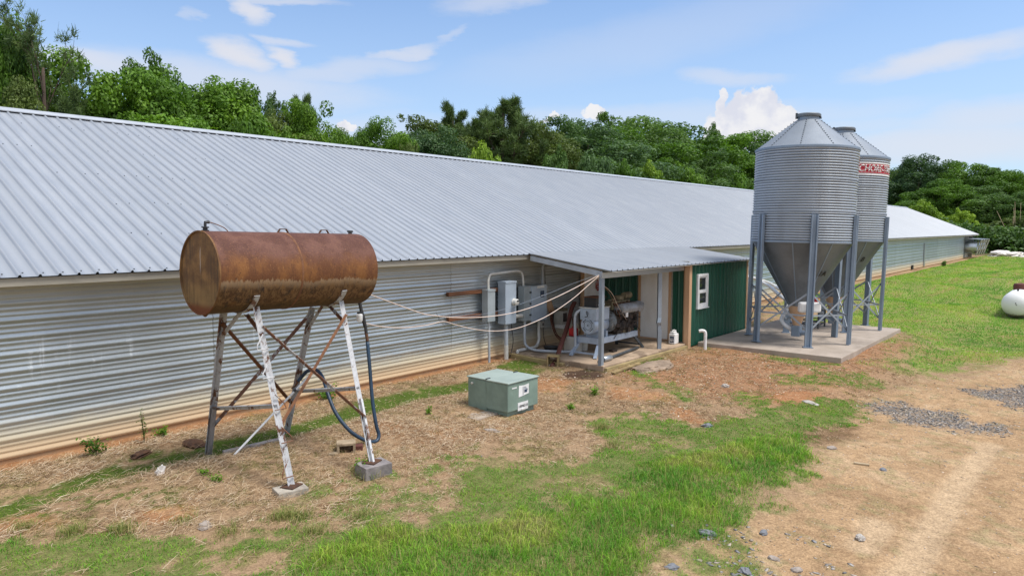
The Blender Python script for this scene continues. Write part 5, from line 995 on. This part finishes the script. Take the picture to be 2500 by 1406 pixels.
# upright straw-green tufts in the dry ground
tx_ = []; 
for px, py, nb, hh in [(690, 1265, 70, .13), (735, 1265, 60, .12), (880, 1262, 50, .10), (560, 1300, 50, .10), (300, 1295, 80, .12), (180, 1300, 70, .12), (60, 1290, 60, .10), (1470, 1045, 50, .14), (1500, 1090, 40, .12), (880, 1150, 70, .12), (900, 1165, 70, .16), (770, 1300, 40, .14), (445, 1275, 40, .10)]:
    c = gp(px, py); k = nb*4; tx_.append((c[0]+rng.normal(0, .07, k), c[1]+rng.normal(0, .07, k), np.full(k, hh)))
x, y, hh = (np.concatenate(q) for q in zip(*tx_)); z = zones(x, y); blades('tuft_grass', x, y, gz_fine(x, y, z), hh*rng.uniform(.5, 1.1, len(x)), rng.uniform(.004, .007, len(x)), rng.uniform(.2, .9, len(x)), cmix(len(x), [(.15, .25, .05), (.26, .30, .08), (.48, .38, .17)], rng.uniform(0, 1, len(x))), 'grass_blade')
def stones(name, x, y, z, r, cols):
    base = []; rr_ = np.random.default_rng(1)
    oc = np.array([(1, 0, 0), (0, 1, 0), (-1, 0, 0), (0, -1, 0), (0, 0, 1), (0, 0, -1), (.62, .62, .35), (-.62, .62, .35), (-.62, -.62, .35), (.62, -.62, .35)]); tri = np.array([(4, 0, 6), (4, 6, 1), (4, 1, 7), (4, 7, 2), (4, 2, 8), (4, 8, 3), (4, 3, 9), (4, 9, 0), (0, 5, 1), (1, 5, 2), (2, 5, 3), (3, 5, 0), (0, 1, 6), (1, 2, 7), (2, 3, 8), (3, 0, 9)])
    n = len(x); a = rng.uniform(0, 6.28, n); sc = r[:, None]*np.stack([rng.uniform(.8, 1.6, n), rng.uniform(.5, 1, n), rng.uniform(.16, .42, n)], 1)
    V = oc[None]*(1+rng.normal(0, .16, (n, 10, 1)))*sc[:, None]; c, s = np.cos(a)[:, None], np.sin(a)[:, None]; V = np.stack([V[:, :, 0]*c-V[:, :, 1]*s, V[:, :, 0]*s+V[:, :, 1]*c, V[:, :, 2]+V[:, :, 0]*rng.normal(0, .25, (n, 1))], 2)+np.stack([x, y, z+r*.02], 1)[:, None]
    C = cmix(n, cols, rng.random(n))*rng.uniform(.7, 1.3, (n, 1)); o = link(name, np_mesh(name, V.reshape(-1, 3), (np.arange(n)[:, None, None]*10+tri[None]).reshape(-1, 3), np.clip(np.repeat(C, 10, 0), 0, 1)), G['stone_bits']); o['kind'] = 'stuff'
SC_ = [(.13, .125, .125), (.20, .19, .185), (.30, .275, .25), (.42, .34, .26)]
x, y, z = scatter(90000, 11, 21, -.8, 3.8, lambda x, y, z: z['gravel']*.42); stones('gravel', x, y, gz_fine(x, y), rng.uniform(.009, .032, len(x)), SC_)
x, y, z = scatter(4200, 5, 9, .8, 4, lambda x, y, z: z['scat']*.55); stones('scattered_gravel', x, y, gz_fine(x, y), rng.uniform(.007, .034, len(x)), [(.19, .185, .19), (.27, .26, .255), (.40, .33, .26)])
x, y, z = scatter(26000, 4.5, 26, -4, 6.5, lambda x, y, z: (z['road']*.42*(1-.6*z['track'])+.10*(1-z['green']))*np.clip(9/z['dist'], .1, 1)); stones('road_grit', x, y, gz_fine(x, y), rng.uniform(.004, .014, len(x))*np.clip(z['dist']/9, 1, 2), [(.22, .16, .11), (.36, .27, .19), (.55, .45, .35), (.20, .19, .19)])
x, y, z = scatter(30000, 9.5, 17.2, 4.5, 9.5, lambda x, y, z: (1-z['green'])*.12*sstep(z['n2'], -.1, .15)); stones('soil_crumbs', x, y, gz_fine(x, y, z), rng.uniform(.008, .028, len(x)), [(.20, .095, .05), (.40, .26, .17), (.60, .50, .40), (.72, .66, .58)])
# sparse low grass sprigs on the road
x, y, z = scatter(120000, 4.5, 17, -3, 4.8, lambda x, y, z: z['road']*sstep(z['n2']+z['n3']*.9, .10, .26)*(1-z['track'])*.55); blades('road_grass', x, y, gz_fine(x, y), rng.uniform(.008, .03, len(x)), rng.uniform(.004, .008, len(x)), rng.uniform(.4, 1.5, len(x)), cmix(len(x), [(.10, .15, .04), (.19, .22, .06), (.30, .26, .12)], rng.random(len(x))), 'grass_blade')

# ------------------------------------------------------------------ plants
def leaf_quads(P, nrm, size, asp=.55):
    n = len(P); r = rng.normal(0, 1, (n, 3)); a = np.cross(nrm, r); a /= np.linalg.norm(a, axis=1)[:, None]+1e-9; b = np.cross(nrm, a)
    a = a*size[:, None]/2; b = b*(size*asp)[:, None]/2; return np.stack([P-a, P+b, P+a, P-b], 1).reshape(-1, 3), np.arange(4*n).reshape(-1, 4)
def sphere(n, r_):
    g = r_.normal(0, 1, (n, 3)); return g/np.linalg.norm(g, axis=1)[:, None]
def crown(rx, rz, zc, nlobe, nsub, nleaf, ls, seed, lobe=.42, sub=.42, spray=6, low=-.8):
    """crown = boughs (lobes) of leaf clusters; leaves sit on the clusters' skins so tops catch light and hollows stay open"""
    r_ = np.random.default_rng(seed); L_ = []; k = 0
    while len(L_) < nlobe:
        d = sphere(1, r_)[0]; k += 1
        if d[2] < low: continue
        q = d*np.array((rx, rx, rz))*r_.uniform(.50, .74)
        if len(L_) and k < 4000 and min(np.linalg.norm((q-o)/np.array((rx, rx, rz*1.1))) for o, _ in L_) < .30: continue
        L_.append((q, rx*lobe*r_.uniform(.72, 1.2)))
    C = []; cr = []; tint = []
    for q, r in L_:
        t0 = r_.normal(.46, .10)
        for d in sphere(nsub, r_):
            if d[2] < -.55: d[2] *= -1
            C.append(q+d*r*np.array((1, 1, .95))*r_.uniform(.7, 1.05)); cr.append(r*sub*r_.uniform(.65, 1.25)); tint.append(t0+r_.normal(0, .09))
    for _ in range(spray):                                       # leafy shoots past the outline
        q, r = L_[r_.integers(len(L_))]; d = sphere(1, r_)[0]; d[2] = abs(d[2])+.35; d /= np.linalg.norm(d)
        for t in (.95, 1.12): C.append(q+d*r*t); cr.append(r*.24*r_.uniform(.6, 1.0)); tint.append(.5)
    C = np.array(C); C[:, 2] += zc; cr = np.array(cr); tint = np.array(tint); w = (cr/cr.mean())**2; cnt = np.maximum(6, (nleaf*w)).astype(int)
    idx = np.repeat(np.arange(len(C)), cnt); g = sphere(len(idx), r_); rad = r_.uniform(.55, 1.1, len(idx))**.6
    P = C[idx]+g*(cr[idx]*rad)[:, None]*np.array((1.08, 1.08, .85)); nrm = g*np.array((.9, .9, 1.0))+np.array((0, 0, .30))+r_.normal(0, .42, g.shape); nrm /= np.linalg.norm(nrm, axis=1)[:, None]
    V, Fc = leaf_quads(P, nrm, ls*r_.uniform(.55, 1.35, len(idx))); tt = np.clip(tint[idx]+r_.normal(0, .11, len(idx)), 0, 1)
    return V, Fc, np.repeat(tt, 4), np.array([q+np.array((0, 0, zc)) for q, _ in L_])
def limbs(cs, h0, base_r, seed, every=5, fork=.35):
    r_ = np.random.default_rng(seed); mb = MB(); top = cs[:, 2].max(); lean = r_.normal(0, .25, 2)
    tr_ = [np.array((lean[0]*(t**2), lean[1]*(t**2), -0.4+t*(top*.82+.4))) for t in np.linspace(0, 1, 8)]; mb.tube(tr_, [base_r*(1-.85*t)+.02 for t in np.linspace(0, 1, 8)], 8)
    for c in cs[::every]:
        t = np.clip((c[2]-h0)/(top)*.8+r_.uniform(-.1, .1), fork*.5, .85); i = t*7; a = tr_[int(i)]; m = (a+c)/2+np.array((0, 0, -.12*np.linalg.norm(c-a)))+r_.normal(0, .15, 3)
        mb.tube([a, m, c], [base_r*(1-.8*t)*.45+.012, base_r*.22+.012, .012], 5)
    return mb
PROTO = {}
def proto(kind, k):
    key = (kind, k)
    if key in PROTO: return PROTO[key]
    if kind == 'broad': V, F, C, cs = crown(4.4, 4.4, 6.6, 19, 10, 200, .215, 100+k, .40, .42, 12); mb = limbs(cs, 2.5, .24, k, 1)
    elif kind == 'fine': V, F, C, cs = crown(4.4, 4.4, 6.6, 25, 10, 170, .19, 140+k, .35, .40, 10); mb = limbs(cs, 2.5, .22, k, 1)
    elif kind == 'sparse': V, F, C, cs = crown(3.2, 4.2, 7.0, 14, 7, 110, .19, 180+k, .36, .40, 14); mb = limbs(cs, 2.5, .17, k, 1)
    elif kind == 'bush': V, F, C, cs = crown(2.0, 1.7, 1.5, 10, 7, 130, .15, 220+k, .42, .42, 8, -.5); mb = limbs(cs, .2, .06, k, 1)
    elif kind == 'pine': return PROTO.setdefault(key, pine_proto(k))
    me = np_mesh('crown', V, F, np.repeat(C[:, None], 3, 1)); tm = bpy.data.meshes.new('trunk'); tm.from_pydata(mb.v, [], mb.f); tm.materials.append(G['bark']); me.materials.append(G['leaf_green'])
    tm.polygons.foreach_set('use_smooth', [True]*len(tm.polygons)); PROTO[key] = (me, tm); return PROTO[key]
def tufts(tips, dirs, nn, ln, wd, r_):
    idx = np.repeat(np.arange(len(tips)), nn); d = dirs[idx]*.55+sphere(len(idx), r_)*.85+np.array((0, 0, .22)); d /= np.linalg.norm(d, axis=1)[:, None]; L_ = ln*r_.uniform(.6, 1.2, len(idx))
    P = tips[idx]+r_.normal(0, .10, (len(idx), 3)); s = np.cross(d, r_.normal(0, 1, d.shape)); s /= np.linalg.norm(s, axis=1)[:, None]; s *= wd
    V = np.stack([P-s, P+s, P+d*L_[:, None]+s*.35, P+d*L_[:, None]-s*.35], 1).reshape(-1, 3); t = np.clip(np.repeat(r_.normal(.45, .2, len(tips)), nn)+r_.normal(0, .12, len(idx)), 0, 1); return V, np.arange(len(V)).reshape(-1, 4), np.repeat(t, 4)
def pine_proto(k, H=13.0, open_=False):
    r_ = np.random.default_rng(300+k); mb = MB(); tips = []; dirs = []
    def wob(p, d, L_, n, up): 
        pts = [p]
        for _ in range(n): d = d+r_.normal(0, .15, 3)+np.array((0, 0, up)); d /= np.linalg.norm(d); p = p+d*L_/n; pts.append(p)
        return pts, d
    def bough(p, d, L_, r):
        pts, d1 = wob(p, d, L_, 6, .06); mb.tube(pts, [r*(1-.75*i/6)+.010 for i in range(7)], 6); tips.append(pts[-1]); dirs.append(d1)
        for i in range(2 if not open_ else 3, 7):
            for _ in range(3 if not open_ else 2):
                dd = (pts[i]-pts[i-1])/np.linalg.norm(pts[i]-pts[i-1])*.5+sphere(1, r_)[0]*.8+np.array((0, 0, .25)); dd /= np.linalg.norm(dd)
                q, d2 = wob(pts[i], dd, L_*r_.uniform(.16, .32), 3, .10); mb.tube(q, [r*.3+.006, .012, .009, .006], 4)
                for w in ((q[-1], q[-2]) if not open_ else (q[-1],)): tips.append(w); dirs.append(d2)
    n = 9; tr_ = [np.array((.30*math.sin(t*2.3+k), .25*math.sin(t*1.7+k), t*H*(.80 if open_ else .86)-.4)) for t in np.linspace(0, 1, n+1)]; mb.tube(tr_, [.24*(1-.75*t)+.03 for t in np.linspace(0, 1, n+1)], 8)
    at = lambda t: tr_[min(int(t*n), n-1)]*(1-(t*n-min(int(t*n), n-1)))+tr_[min(int(t*n), n-1)+1]*(t*n-min(int(t*n), n-1))
    if open_:
        for i, t in enumerate(np.linspace(.34, .98, 15)):
            an = i*2.4+r_.normal(0, .4); up = .75+.9*t; d = np.array((math.cos(an), math.sin(an), up)); d /= np.linalg.norm(d); bough(at(t), d, H*(.40-.20*t)*r_.uniform(.85, 1.15), .085*(1.15-t))
        V, F, C = tufts(np.array(tips), np.array(dirs), 44, .34, .020, r_)
    else:
        for i, t in enumerate(np.linspace(.36, 1.0, 30)):
            an = i*2.4+r_.normal(0, .5); up = .15+.9*max(0, t-.55); d = np.array((math.cos(an), math.sin(an), up)); d /= np.linalg.norm(d); prof = math.sin(math.pi*min(1, (t-.30)/.62)**.8)*.75+.32; bough(at(t), d, H*.27*prof*r_.uniform(.8, 1.15), .075*(1.2-t))
        V, F, C = tufts(np.array(tips), np.array(dirs), 34, .36, .022, r_)
    me = np_mesh('crown', V, F, np.repeat(C[:, None], 3, 1)); tm = bpy.data.meshes.new('trunk'); tm.from_pydata(mb.v, [], mb.f); tm.polygons.foreach_set('use_smooth', [True]*len(tm.polygons)); tm.materials.append(G['bark_pine']); me.materials.append(G['leaf_pine'])
    return me, tm
DIM = {}
def dims(kind, k):
    if (kind, k) not in DIM:
        me = proto(kind, k)[0]; V = np.empty(len(me.vertices)*3, np.float32); me.vertices.foreach_get('co', V); V = V.reshape(-1, 3); DIM[(kind, k)] = (float(np.percentile(np.hypot(V[:, 0], V[:, 1]), 93)), float(np.percentile(V[:, 2], 99.7)))
    return DIM[(kind, k)]
FAC = {'pine': 1.45, 'sparse': 1.2, 'bush': 1.0}
def plant(kind, k, loc, height, halfw, leaf, label, cat='tree', group='trees behind the barn', name=None, rz=None, thin=1.0):
    me, tm = proto(kind, k); W_, H_ = dims(kind, k); o = thing(name or {'pine': 'pine_tree', 'bush': 'bush'}.get(kind, 'broadleaf_tree'), label, cat, loc, group); pass
    o.scale = (halfw/W_, halfw/W_, height/H_); o.rotation_euler = (0, 0, rng.uniform(0, 6.28) if rz is None else rz)
    for nm, m_, mt_ in (('crown', me, leaf), ('trunk', tm, None)):
        c = bpy.data.objects.new(nm, m_); COL.objects.link(c); c.parent = o
        if mt_: c.material_slots[0].link = 'OBJECT'; c.material_slots[0].material = G[mt_]
    return o
def place(px, top, Y=None, D=None):
    p = atY(px, top, Y) if D is None else atD(px, top, D); return np.array((p[0], p[1], 0)), p[2], (p-CAM) @ FV
TREES = [  # px, top y, half width px, Y behind barn, kind, seed, leaf, label
 (-75, -30, 60, 33, 'broad', 0, 'leaf_green', 'green broadleaf tree cut by the left edge of the picture'),
 (0, 60, 40, 32, 'fine', 1, 'leaf_green', 'mid green tree at the far left in front of the tall open pine'),
 (50, 200, 55, 30, 'fine', 2, 'leaf_olive', 'low olive tree under the tall pine at the far left'),
 (170, 215, 55, 30, 'pine', 1, 'leaf_pine', 'small dull green pine right of the tall open pine trunk'),
 (255, 135, 88, 32, 'broad', 1, 'leaf_bright', 'bright big leaved tree just right of the tall pine'),
 (345, 128, 62, 34, 'sparse', 0, 'leaf_green', 'tree whose thin leafy sprays stick up highest right of the pine'),
 (335, 190, 95, 31, 'broad', 2, 'leaf_green', 'deep green broadleaf tree left of the sloping treetop line'),
 (440, 178, 85, 33, 'broad', 3, 'leaf_green', 'green tree with rounded top above the left part of the roof'),
 (525, 205, 90, 33, 'broad', 0, 'leaf_bright', 'leafy green tree where the treetop line starts to fall'),
 (600, 212, 42, 44, 'sparse', 1, 'leaf_dark', 'leftmost of three dark sparse treetops poking above the bright crowns'),
 (672, 230, 34, 46, 'sparse', 2, 'leaf_dark', 'middle of three dark sparse treetops poking above the bright crowns'),
 (738, 234, 42, 48, 'pine', 2, 'leaf_pine', 'small dark pine top behind the bright green tree'),
 (640, 265, 75, 36, 'fine', 0, 'leaf_olive', 'thin olive tree left of the bright yellow green tree'),
 (575, 245, 80, 34, 'fine', 2, 'leaf_green', 'dense green tree below the leftmost dark treetop'),
 (745, 255, 52, 35, 'broad', 2, 'leaf_bright', 'bright yellow green tree above the middle left of the roof'),
 (835, 322, 40, 48, 'fine', 1, 'leaf_dark', 'low dark tree in the dip of the treetop line'),
 (925, 298, 52, 42, 'fine', 0, 'leaf_green', 'rounded green tree right of the dip in the treetop line'),
 (925, 330, 50, 38, 'broad', 1, 'leaf_bright', 'yellow green tree low over the ridge right of the dip'),
 (1005, 290, 75, 46, 'fine', 2, 'leaf_olive', 'olive green tree left of the group of pines'),
 (1105, 256, 62, 44, 'pine', 3, 'leaf_pine', 'flat topped pine with sky showing through its bare limbs'),
 (1228, 243, 78, 43, 'pine', 4, 'leaf_pine', 'tallest dark pine in the middle of the treetop line'),
 (1170, 275, 60, 46, 'pine', 1, 'leaf_pine', 'pine between the flat topped pine and the tallest pine'),
 (1050, 325, 62, 39, 'fine', 1, 'leaf_blue', 'bluish green tree under the flat topped pine'),
 (1300, 300, 65, 43, 'fine', 3, 'leaf_olive', 'leaning olive tree right of the tallest pine'),
 (1375, 292, 62, 50, 'fine', 0, 'leaf_dark', 'dark tree below the small white cloud puff'),
 (1460, 280, 52, 50, 'sparse', 3, 'leaf_green', 'tree with ragged top in front of the small cloud puff'),
 (1440, 305, 95, 44, 'fine', 2, 'leaf_blue', 'wide soft bluish green tree in the middle right of the tree line'),
 (1560, 288, 85, 52, 'broad', 3, 'leaf_dark', 'dark tree with level top left of the big cloud'),
 (1570, 325, 78, 45, 'broad', 1, 'leaf_green', 'green tree right of the wide bluish tree'),
 (1660, 312, 85, 52, 'broad', 0, 'leaf_green', 'round green tree below the left edge of the big cloud'),
 (1736, 302, 28, 62, 'sparse', 0, 'leaf_dark', 'small brownish treetop sticking up before the big cloud'),
 (1755, 335, 80, 50, 'broad', 2, 'leaf_green', 'full green tree left of the nearer feed bin'),
 (1835, 345, 52, 60, 'sparse', 1, 'leaf_dark', 'thin dark tree right beside the nearer feed bin roof'),
 (1810, 385, 65, 46, 'fine', 3, 'leaf_green', 'green tree touching the left side of the nearer feed bin'),
 (1690, 375, 75, 44, 'fine', 0, 'leaf_dark', 'shaded green tree low on the right above the ridge'),
 (1900, 330, 70, 60, 'broad', 1, 'leaf_green', 'green tree hidden mostly by the nearer feed bin'),
 (2010, 380, 80, 62, 'broad', 3, 'leaf_green', 'green tree seen only between the two feed bins'),
]
for px, top, hw, Y, kind, sd_, lf, lb_ in TREES:
    p, zt, D = place(px, top, Y); plant(kind, sd_, p, zt, hw/F_*D*FAC.get(kind, 1.9), lf, lb_)
pp, zt, D = place(88, -6, 31.0); PROTO[('pine', 9)] = pine_proto(9, open_=True); plant('pine', 9, pp, zt, 118/F_*D, 'leaf_pine', 'tall open pine with bare upright limbs at the far left', rz=1.0)
LOW = [(330, 288, 85, 29.5, 'leaf_bright', 'long low bright green bush touching the ridge at the left'), (470, 265, 60, 30, 'leaf_green', 'green bush above the ridge below the rounded trees'), (585, 300, 60, 30, 'leaf_green', 'green bush on the ridge line left of the yellow green tree'), (700, 320, 55, 31, 'leaf_bright', 'light green bush at the foot of the yellow green tree'),
 (840, 350, 40, 32, 'leaf_green', 'green bush on the ridge in the dip'), (1010, 352, 48, 33, 'leaf_olive', 'olive bush under the bluish tree'), (1180, 352, 58, 33, 'leaf_yellow', 'brightest light green sapling clump under the tallest pine'), (1340, 365, 60, 35, 'leaf_dark', 'dark bush right of the pine trunks on the ridge'), (1450, 385, 60, 36, 'leaf_blue', 'bluish bush low on the ridge under the wide tree'),
 (1580, 398, 45, 36, 'leaf_yellow', 'yellow green bush on the ridge right of centre'), (1675, 405, 55, 37, 'leaf_bright', 'bright bush on the ridge left of the nearer bin'), (1775, 425, 50, 38, 'leaf_green', 'green bush on the ridge next to the nearer bin'), (1520, 395, 40, 36, 'leaf_green', 'small green bush between the bluish and yellow green bushes')]
for i, (px, top, hw, Y, lf, lb_) in enumerate(LOW):
    p, zt, D = place(px, top, Y); plant('bush', i % 3, p, zt, hw/F_*D, lf, lb_, 'bush', 'bushes behind the barn')
RIGHT = [(2180, 418, 50, 150, 'fine', 3, 'leaf_olive', 'olive tree just right of the farther feed bin'), (2255, 384, 80, 132, 'broad', 0, 'leaf_blue', 'highest rounded tree on the right beyond the barn end'), (2345, 395, 75, 128, 'broad', 2, 'leaf_green', 'rounded green tree right of the highest one beyond the barn'), (2430, 420, 80, 124, 'fine', 1, 'leaf_green', 'green tree near the right edge beyond the barn'),
 (2500, 432, 80, 122, 'broad', 3, 'leaf_green', 'green tree cut by the right edge of the picture'), (2590, 425, 90, 120, 'broad', 1, 'leaf_green', 'green tree just outside the right edge'), (2300, 440, 85, 116, 'fine', 2, 'leaf_green', 'mid green tree above the end of the barn roof'), (2395, 455, 85, 114, 'broad', 1, 'leaf_dark', 'dark shaded tree above the fans'), (2480, 470, 80, 110, 'fine', 0, 'leaf_dark', 'dark tree low at the right edge'), (2205, 450, 60, 135, 'broad', 3, 'leaf_dark', 'dark tree low behind the farther feed bin'),
 (2430, 412, 42, 165, 'pine', 2, 'leaf_pine', 'left of two distant dark pine tops at the right'), (2470, 420, 40, 168, 'pine', 3, 'leaf_pine', 'right of two distant dark pine tops at the right'), (2200, 412, 34, 170, 'pine', 4, 'leaf_pine', 'distant dark pine top beside the farther bin')]
for px, top, hw, D0, kind, sd_, lf, lb_ in RIGHT:
    p, zt, D = place(px, top, None, D0); plant(kind, sd_, p, zt, hw/F_*D*1.15, lf, lb_, 'tree', 'trees beyond the barn end')
for i, (px, top, hw, D0, lf, lb_) in enumerate([(2250, 490, 42, 101, 'leaf_yellow', 'yellow green bush rising over the slope of the far roof end'), (2345, 512, 40, 98, 'leaf_yellow', 'yellowish bush above the roof corner at the fans'), (2385, 545, 36, 99, 'leaf_olive', 'olive bush just right of the roof corner'), (2450, 535, 45, 100, 'leaf_olive', 'viny olive bush behind the bright one at the right'),
        (2448, 568, 48, 92, 'leaf_bright', 'bright green bush right of the fans above the sheeting'), (2505, 575, 42, 93, 'leaf_green', 'green bush at the right edge above the sheeting'), (2494, 528, 26, 96, 'leaf_olive', 'small olive bush beside the dead tree at the right edge'), (2560, 560, 60, 95, 'leaf_green', 'green bush just outside the right edge')]):
    p, zt, D = place(px, top, None, D0); o = plant('bush', i % 3, p, zt, hw/F_*D, lf, lb_, 'bush', 'bushes beyond the barn end')
p, zt, D = place(2480, 495, None, 97); ds = thing('dead_tree', 'pale bare dead tree among the bushes at the right edge', 'tree', p); mb = MB(); r_ = np.random.default_rng(8)
for k in range(6):
    a = np.array((p[0]+r_.normal(0, .25), p[1]+r_.normal(0, .25), 0)); b = a+np.array((r_.normal(0, 1.1), r_.normal(0, 1.1), zt*r_.uniform(.65, 1.05))); mb.tube([a, (a+b)/2+r_.normal(0, .2, 3), b], [.06, .045, .02], 6)
mb.build('trunk', G['dead_wood'], ds, smooth=True)
# closing wood behind the single trees: one mass
Vs, Fs, Cs = [], [], []; off = 0
def woods(pts, hmin, hmax, n, ls):
    global off
    P = np.array(pts, float); seg = rng.integers(0, len(P)-1, n); t = rng.random(n)[:, None]; c = P[seg]*(1-t)+P[seg+1]*t+rng.normal(0, 1.8, (n, 2)); hh = (hmin+(hmax-hmin)*fbm(c[:, 0], c[:, 1], .10, 3)); zc = hh*rng.random(n)**.7
    idx = np.repeat(np.arange(n), 46); g = rng.normal(0, 1, (len(idx), 3)); g /= np.linalg.norm(g, axis=1)[:, None]; g *= (rng.random(len(idx))**.5)[:, None]; Q = np.concatenate([c, zc[:, None]], 1)[idx]+g*np.array((1.3, 1.3, .8)); nr = g+np.array((0, 0, .6))+rng.normal(0, .5, g.shape); nr /= np.linalg.norm(nr, axis=1)[:, None]
    V, F_c = leaf_quads(Q, nr, ls*rng.uniform(.6, 1.3, len(idx))); Vs.append(V); Fs.append(F_c+off); off += len(V); Cs.append(np.repeat(np.clip(np.repeat(rng.normal(.4, .18, n), 46)+g[:, 2]*.1, 0, 1), 4))
woods([(-16, 44), (10, 46), (40, 50), (80, 58), (125, 62)], 3.5, 9.5, 1500, .55); woods([(125, 62), (150, 50), (160, 30), (165, 5), (160, -25)], 5, 13, 1100, .8); woods([(99, 32), (106, 24), (112, 14), (114, 4), (112, -10)], 1.5, 5.5, 520, .5)
V, F_c, C = np.concatenate(Vs), np.concatenate(Fs), np.concatenate(Cs); o = link('distant_woods', np_mesh('distant_woods', V, F_c, np.repeat(C[:, None], 3, 1)), G['leaf_dark']); o['kind'] = 'stuff'
# weeds
def weed(px, py, h, n, lf, label, sp=.12, ls=.05):
    c = on(px, py); o = thing('weed', label, 'weed', c, 'single weeds'); mb = MB(); P = []; N_ = []
    for k in range(n):
        a = rng.uniform(0, 6.28); d = np.array((math.cos(a)*sp*rng.uniform(.2, 1), math.sin(a)*sp*rng.uniform(.2, 1), h*rng.uniform(.5, 1))); mb.tube([np.array(c), np.array(c)+d*.5+np.array((0, 0, .1*h)), np.array(c)+d], [.004, .003, .002], 5)
        for t in np.linspace(.3, 1, 9): P += [np.array(c)+d*t+rng.normal(0, ls*.5, 3) for _ in range(3)]
    P = np.array(P)-np.array(c); nr = rng.normal(0, .5, P.shape)+np.array((0, 0, 1)); nr /= np.linalg.norm(nr, axis=1)[:, None]; V, F_c = leaf_quads(P, nr, ls*rng.uniform(.6, 1.3, len(P))); t = np.clip(rng.normal(.55, .2, len(P)), 0, 1)
    link('foliage', np_mesh('foliage', V, F_c, np.repeat(np.repeat(t, 4)[:, None], 3, 1)), G[lf], o); mb.build('stem', G['leaf_olive'], o)
weed(235, 1112, .26, 7, 'leaf_green', 'dark leafy weed against the barn foot left of the drain', .18, .06); weed(352, 1080, .55, 4, 'leaf_olive', 'tall thin weed stem by the barn wall left of the stand', .08, .04); weed(398, 1062, .10, 8, 'leaf_bright', 'light green low weed at the barn foot left of the stand', .16, .05)
weed(830, 935, .45, 5, 'leaf_olive', 'tall seedy weed by the wall seen between the right stand legs', .12, .04); weed(957, 925, .50, 4, 'leaf_olive', 'thin tall weed against the wall right of the hose', .10, .04); weed(800, 975, .25, 10, 'leaf_green', 'low leafy weed beside the wall behind the hose loop', .3, .06)
weed(885, 1160, .22, 12, 'leaf_bright', 'bright weed growing against the dark concrete block', .12, .04); weed(1045, 1010, .12, 6, 'leaf_bright', 'small green weed left of the transformer', .08, .035); weed(1452, 965, .16, 6, 'leaf_bright', 'upper green weed on the bare soil right of the transformer', .10, .05); weed(1393, 1000, .10, 6, 'leaf_bright', 'lower green weed on the bare soil right of the transformer', .10, .045)
weed(2303, 652, .55, 6, 'leaf_dark', 'dark bush like weed at the foot of the far barn wall', .22, .14); 
weed(500, 1158, .06, 6, 'leaf_bright', 'flat light green weed in the straw left of the nearest leg', .10, .04); weed(525, 1172, .06, 6, 'leaf_bright', 'second flat weed in the straw nearer the front block', .10, .04)
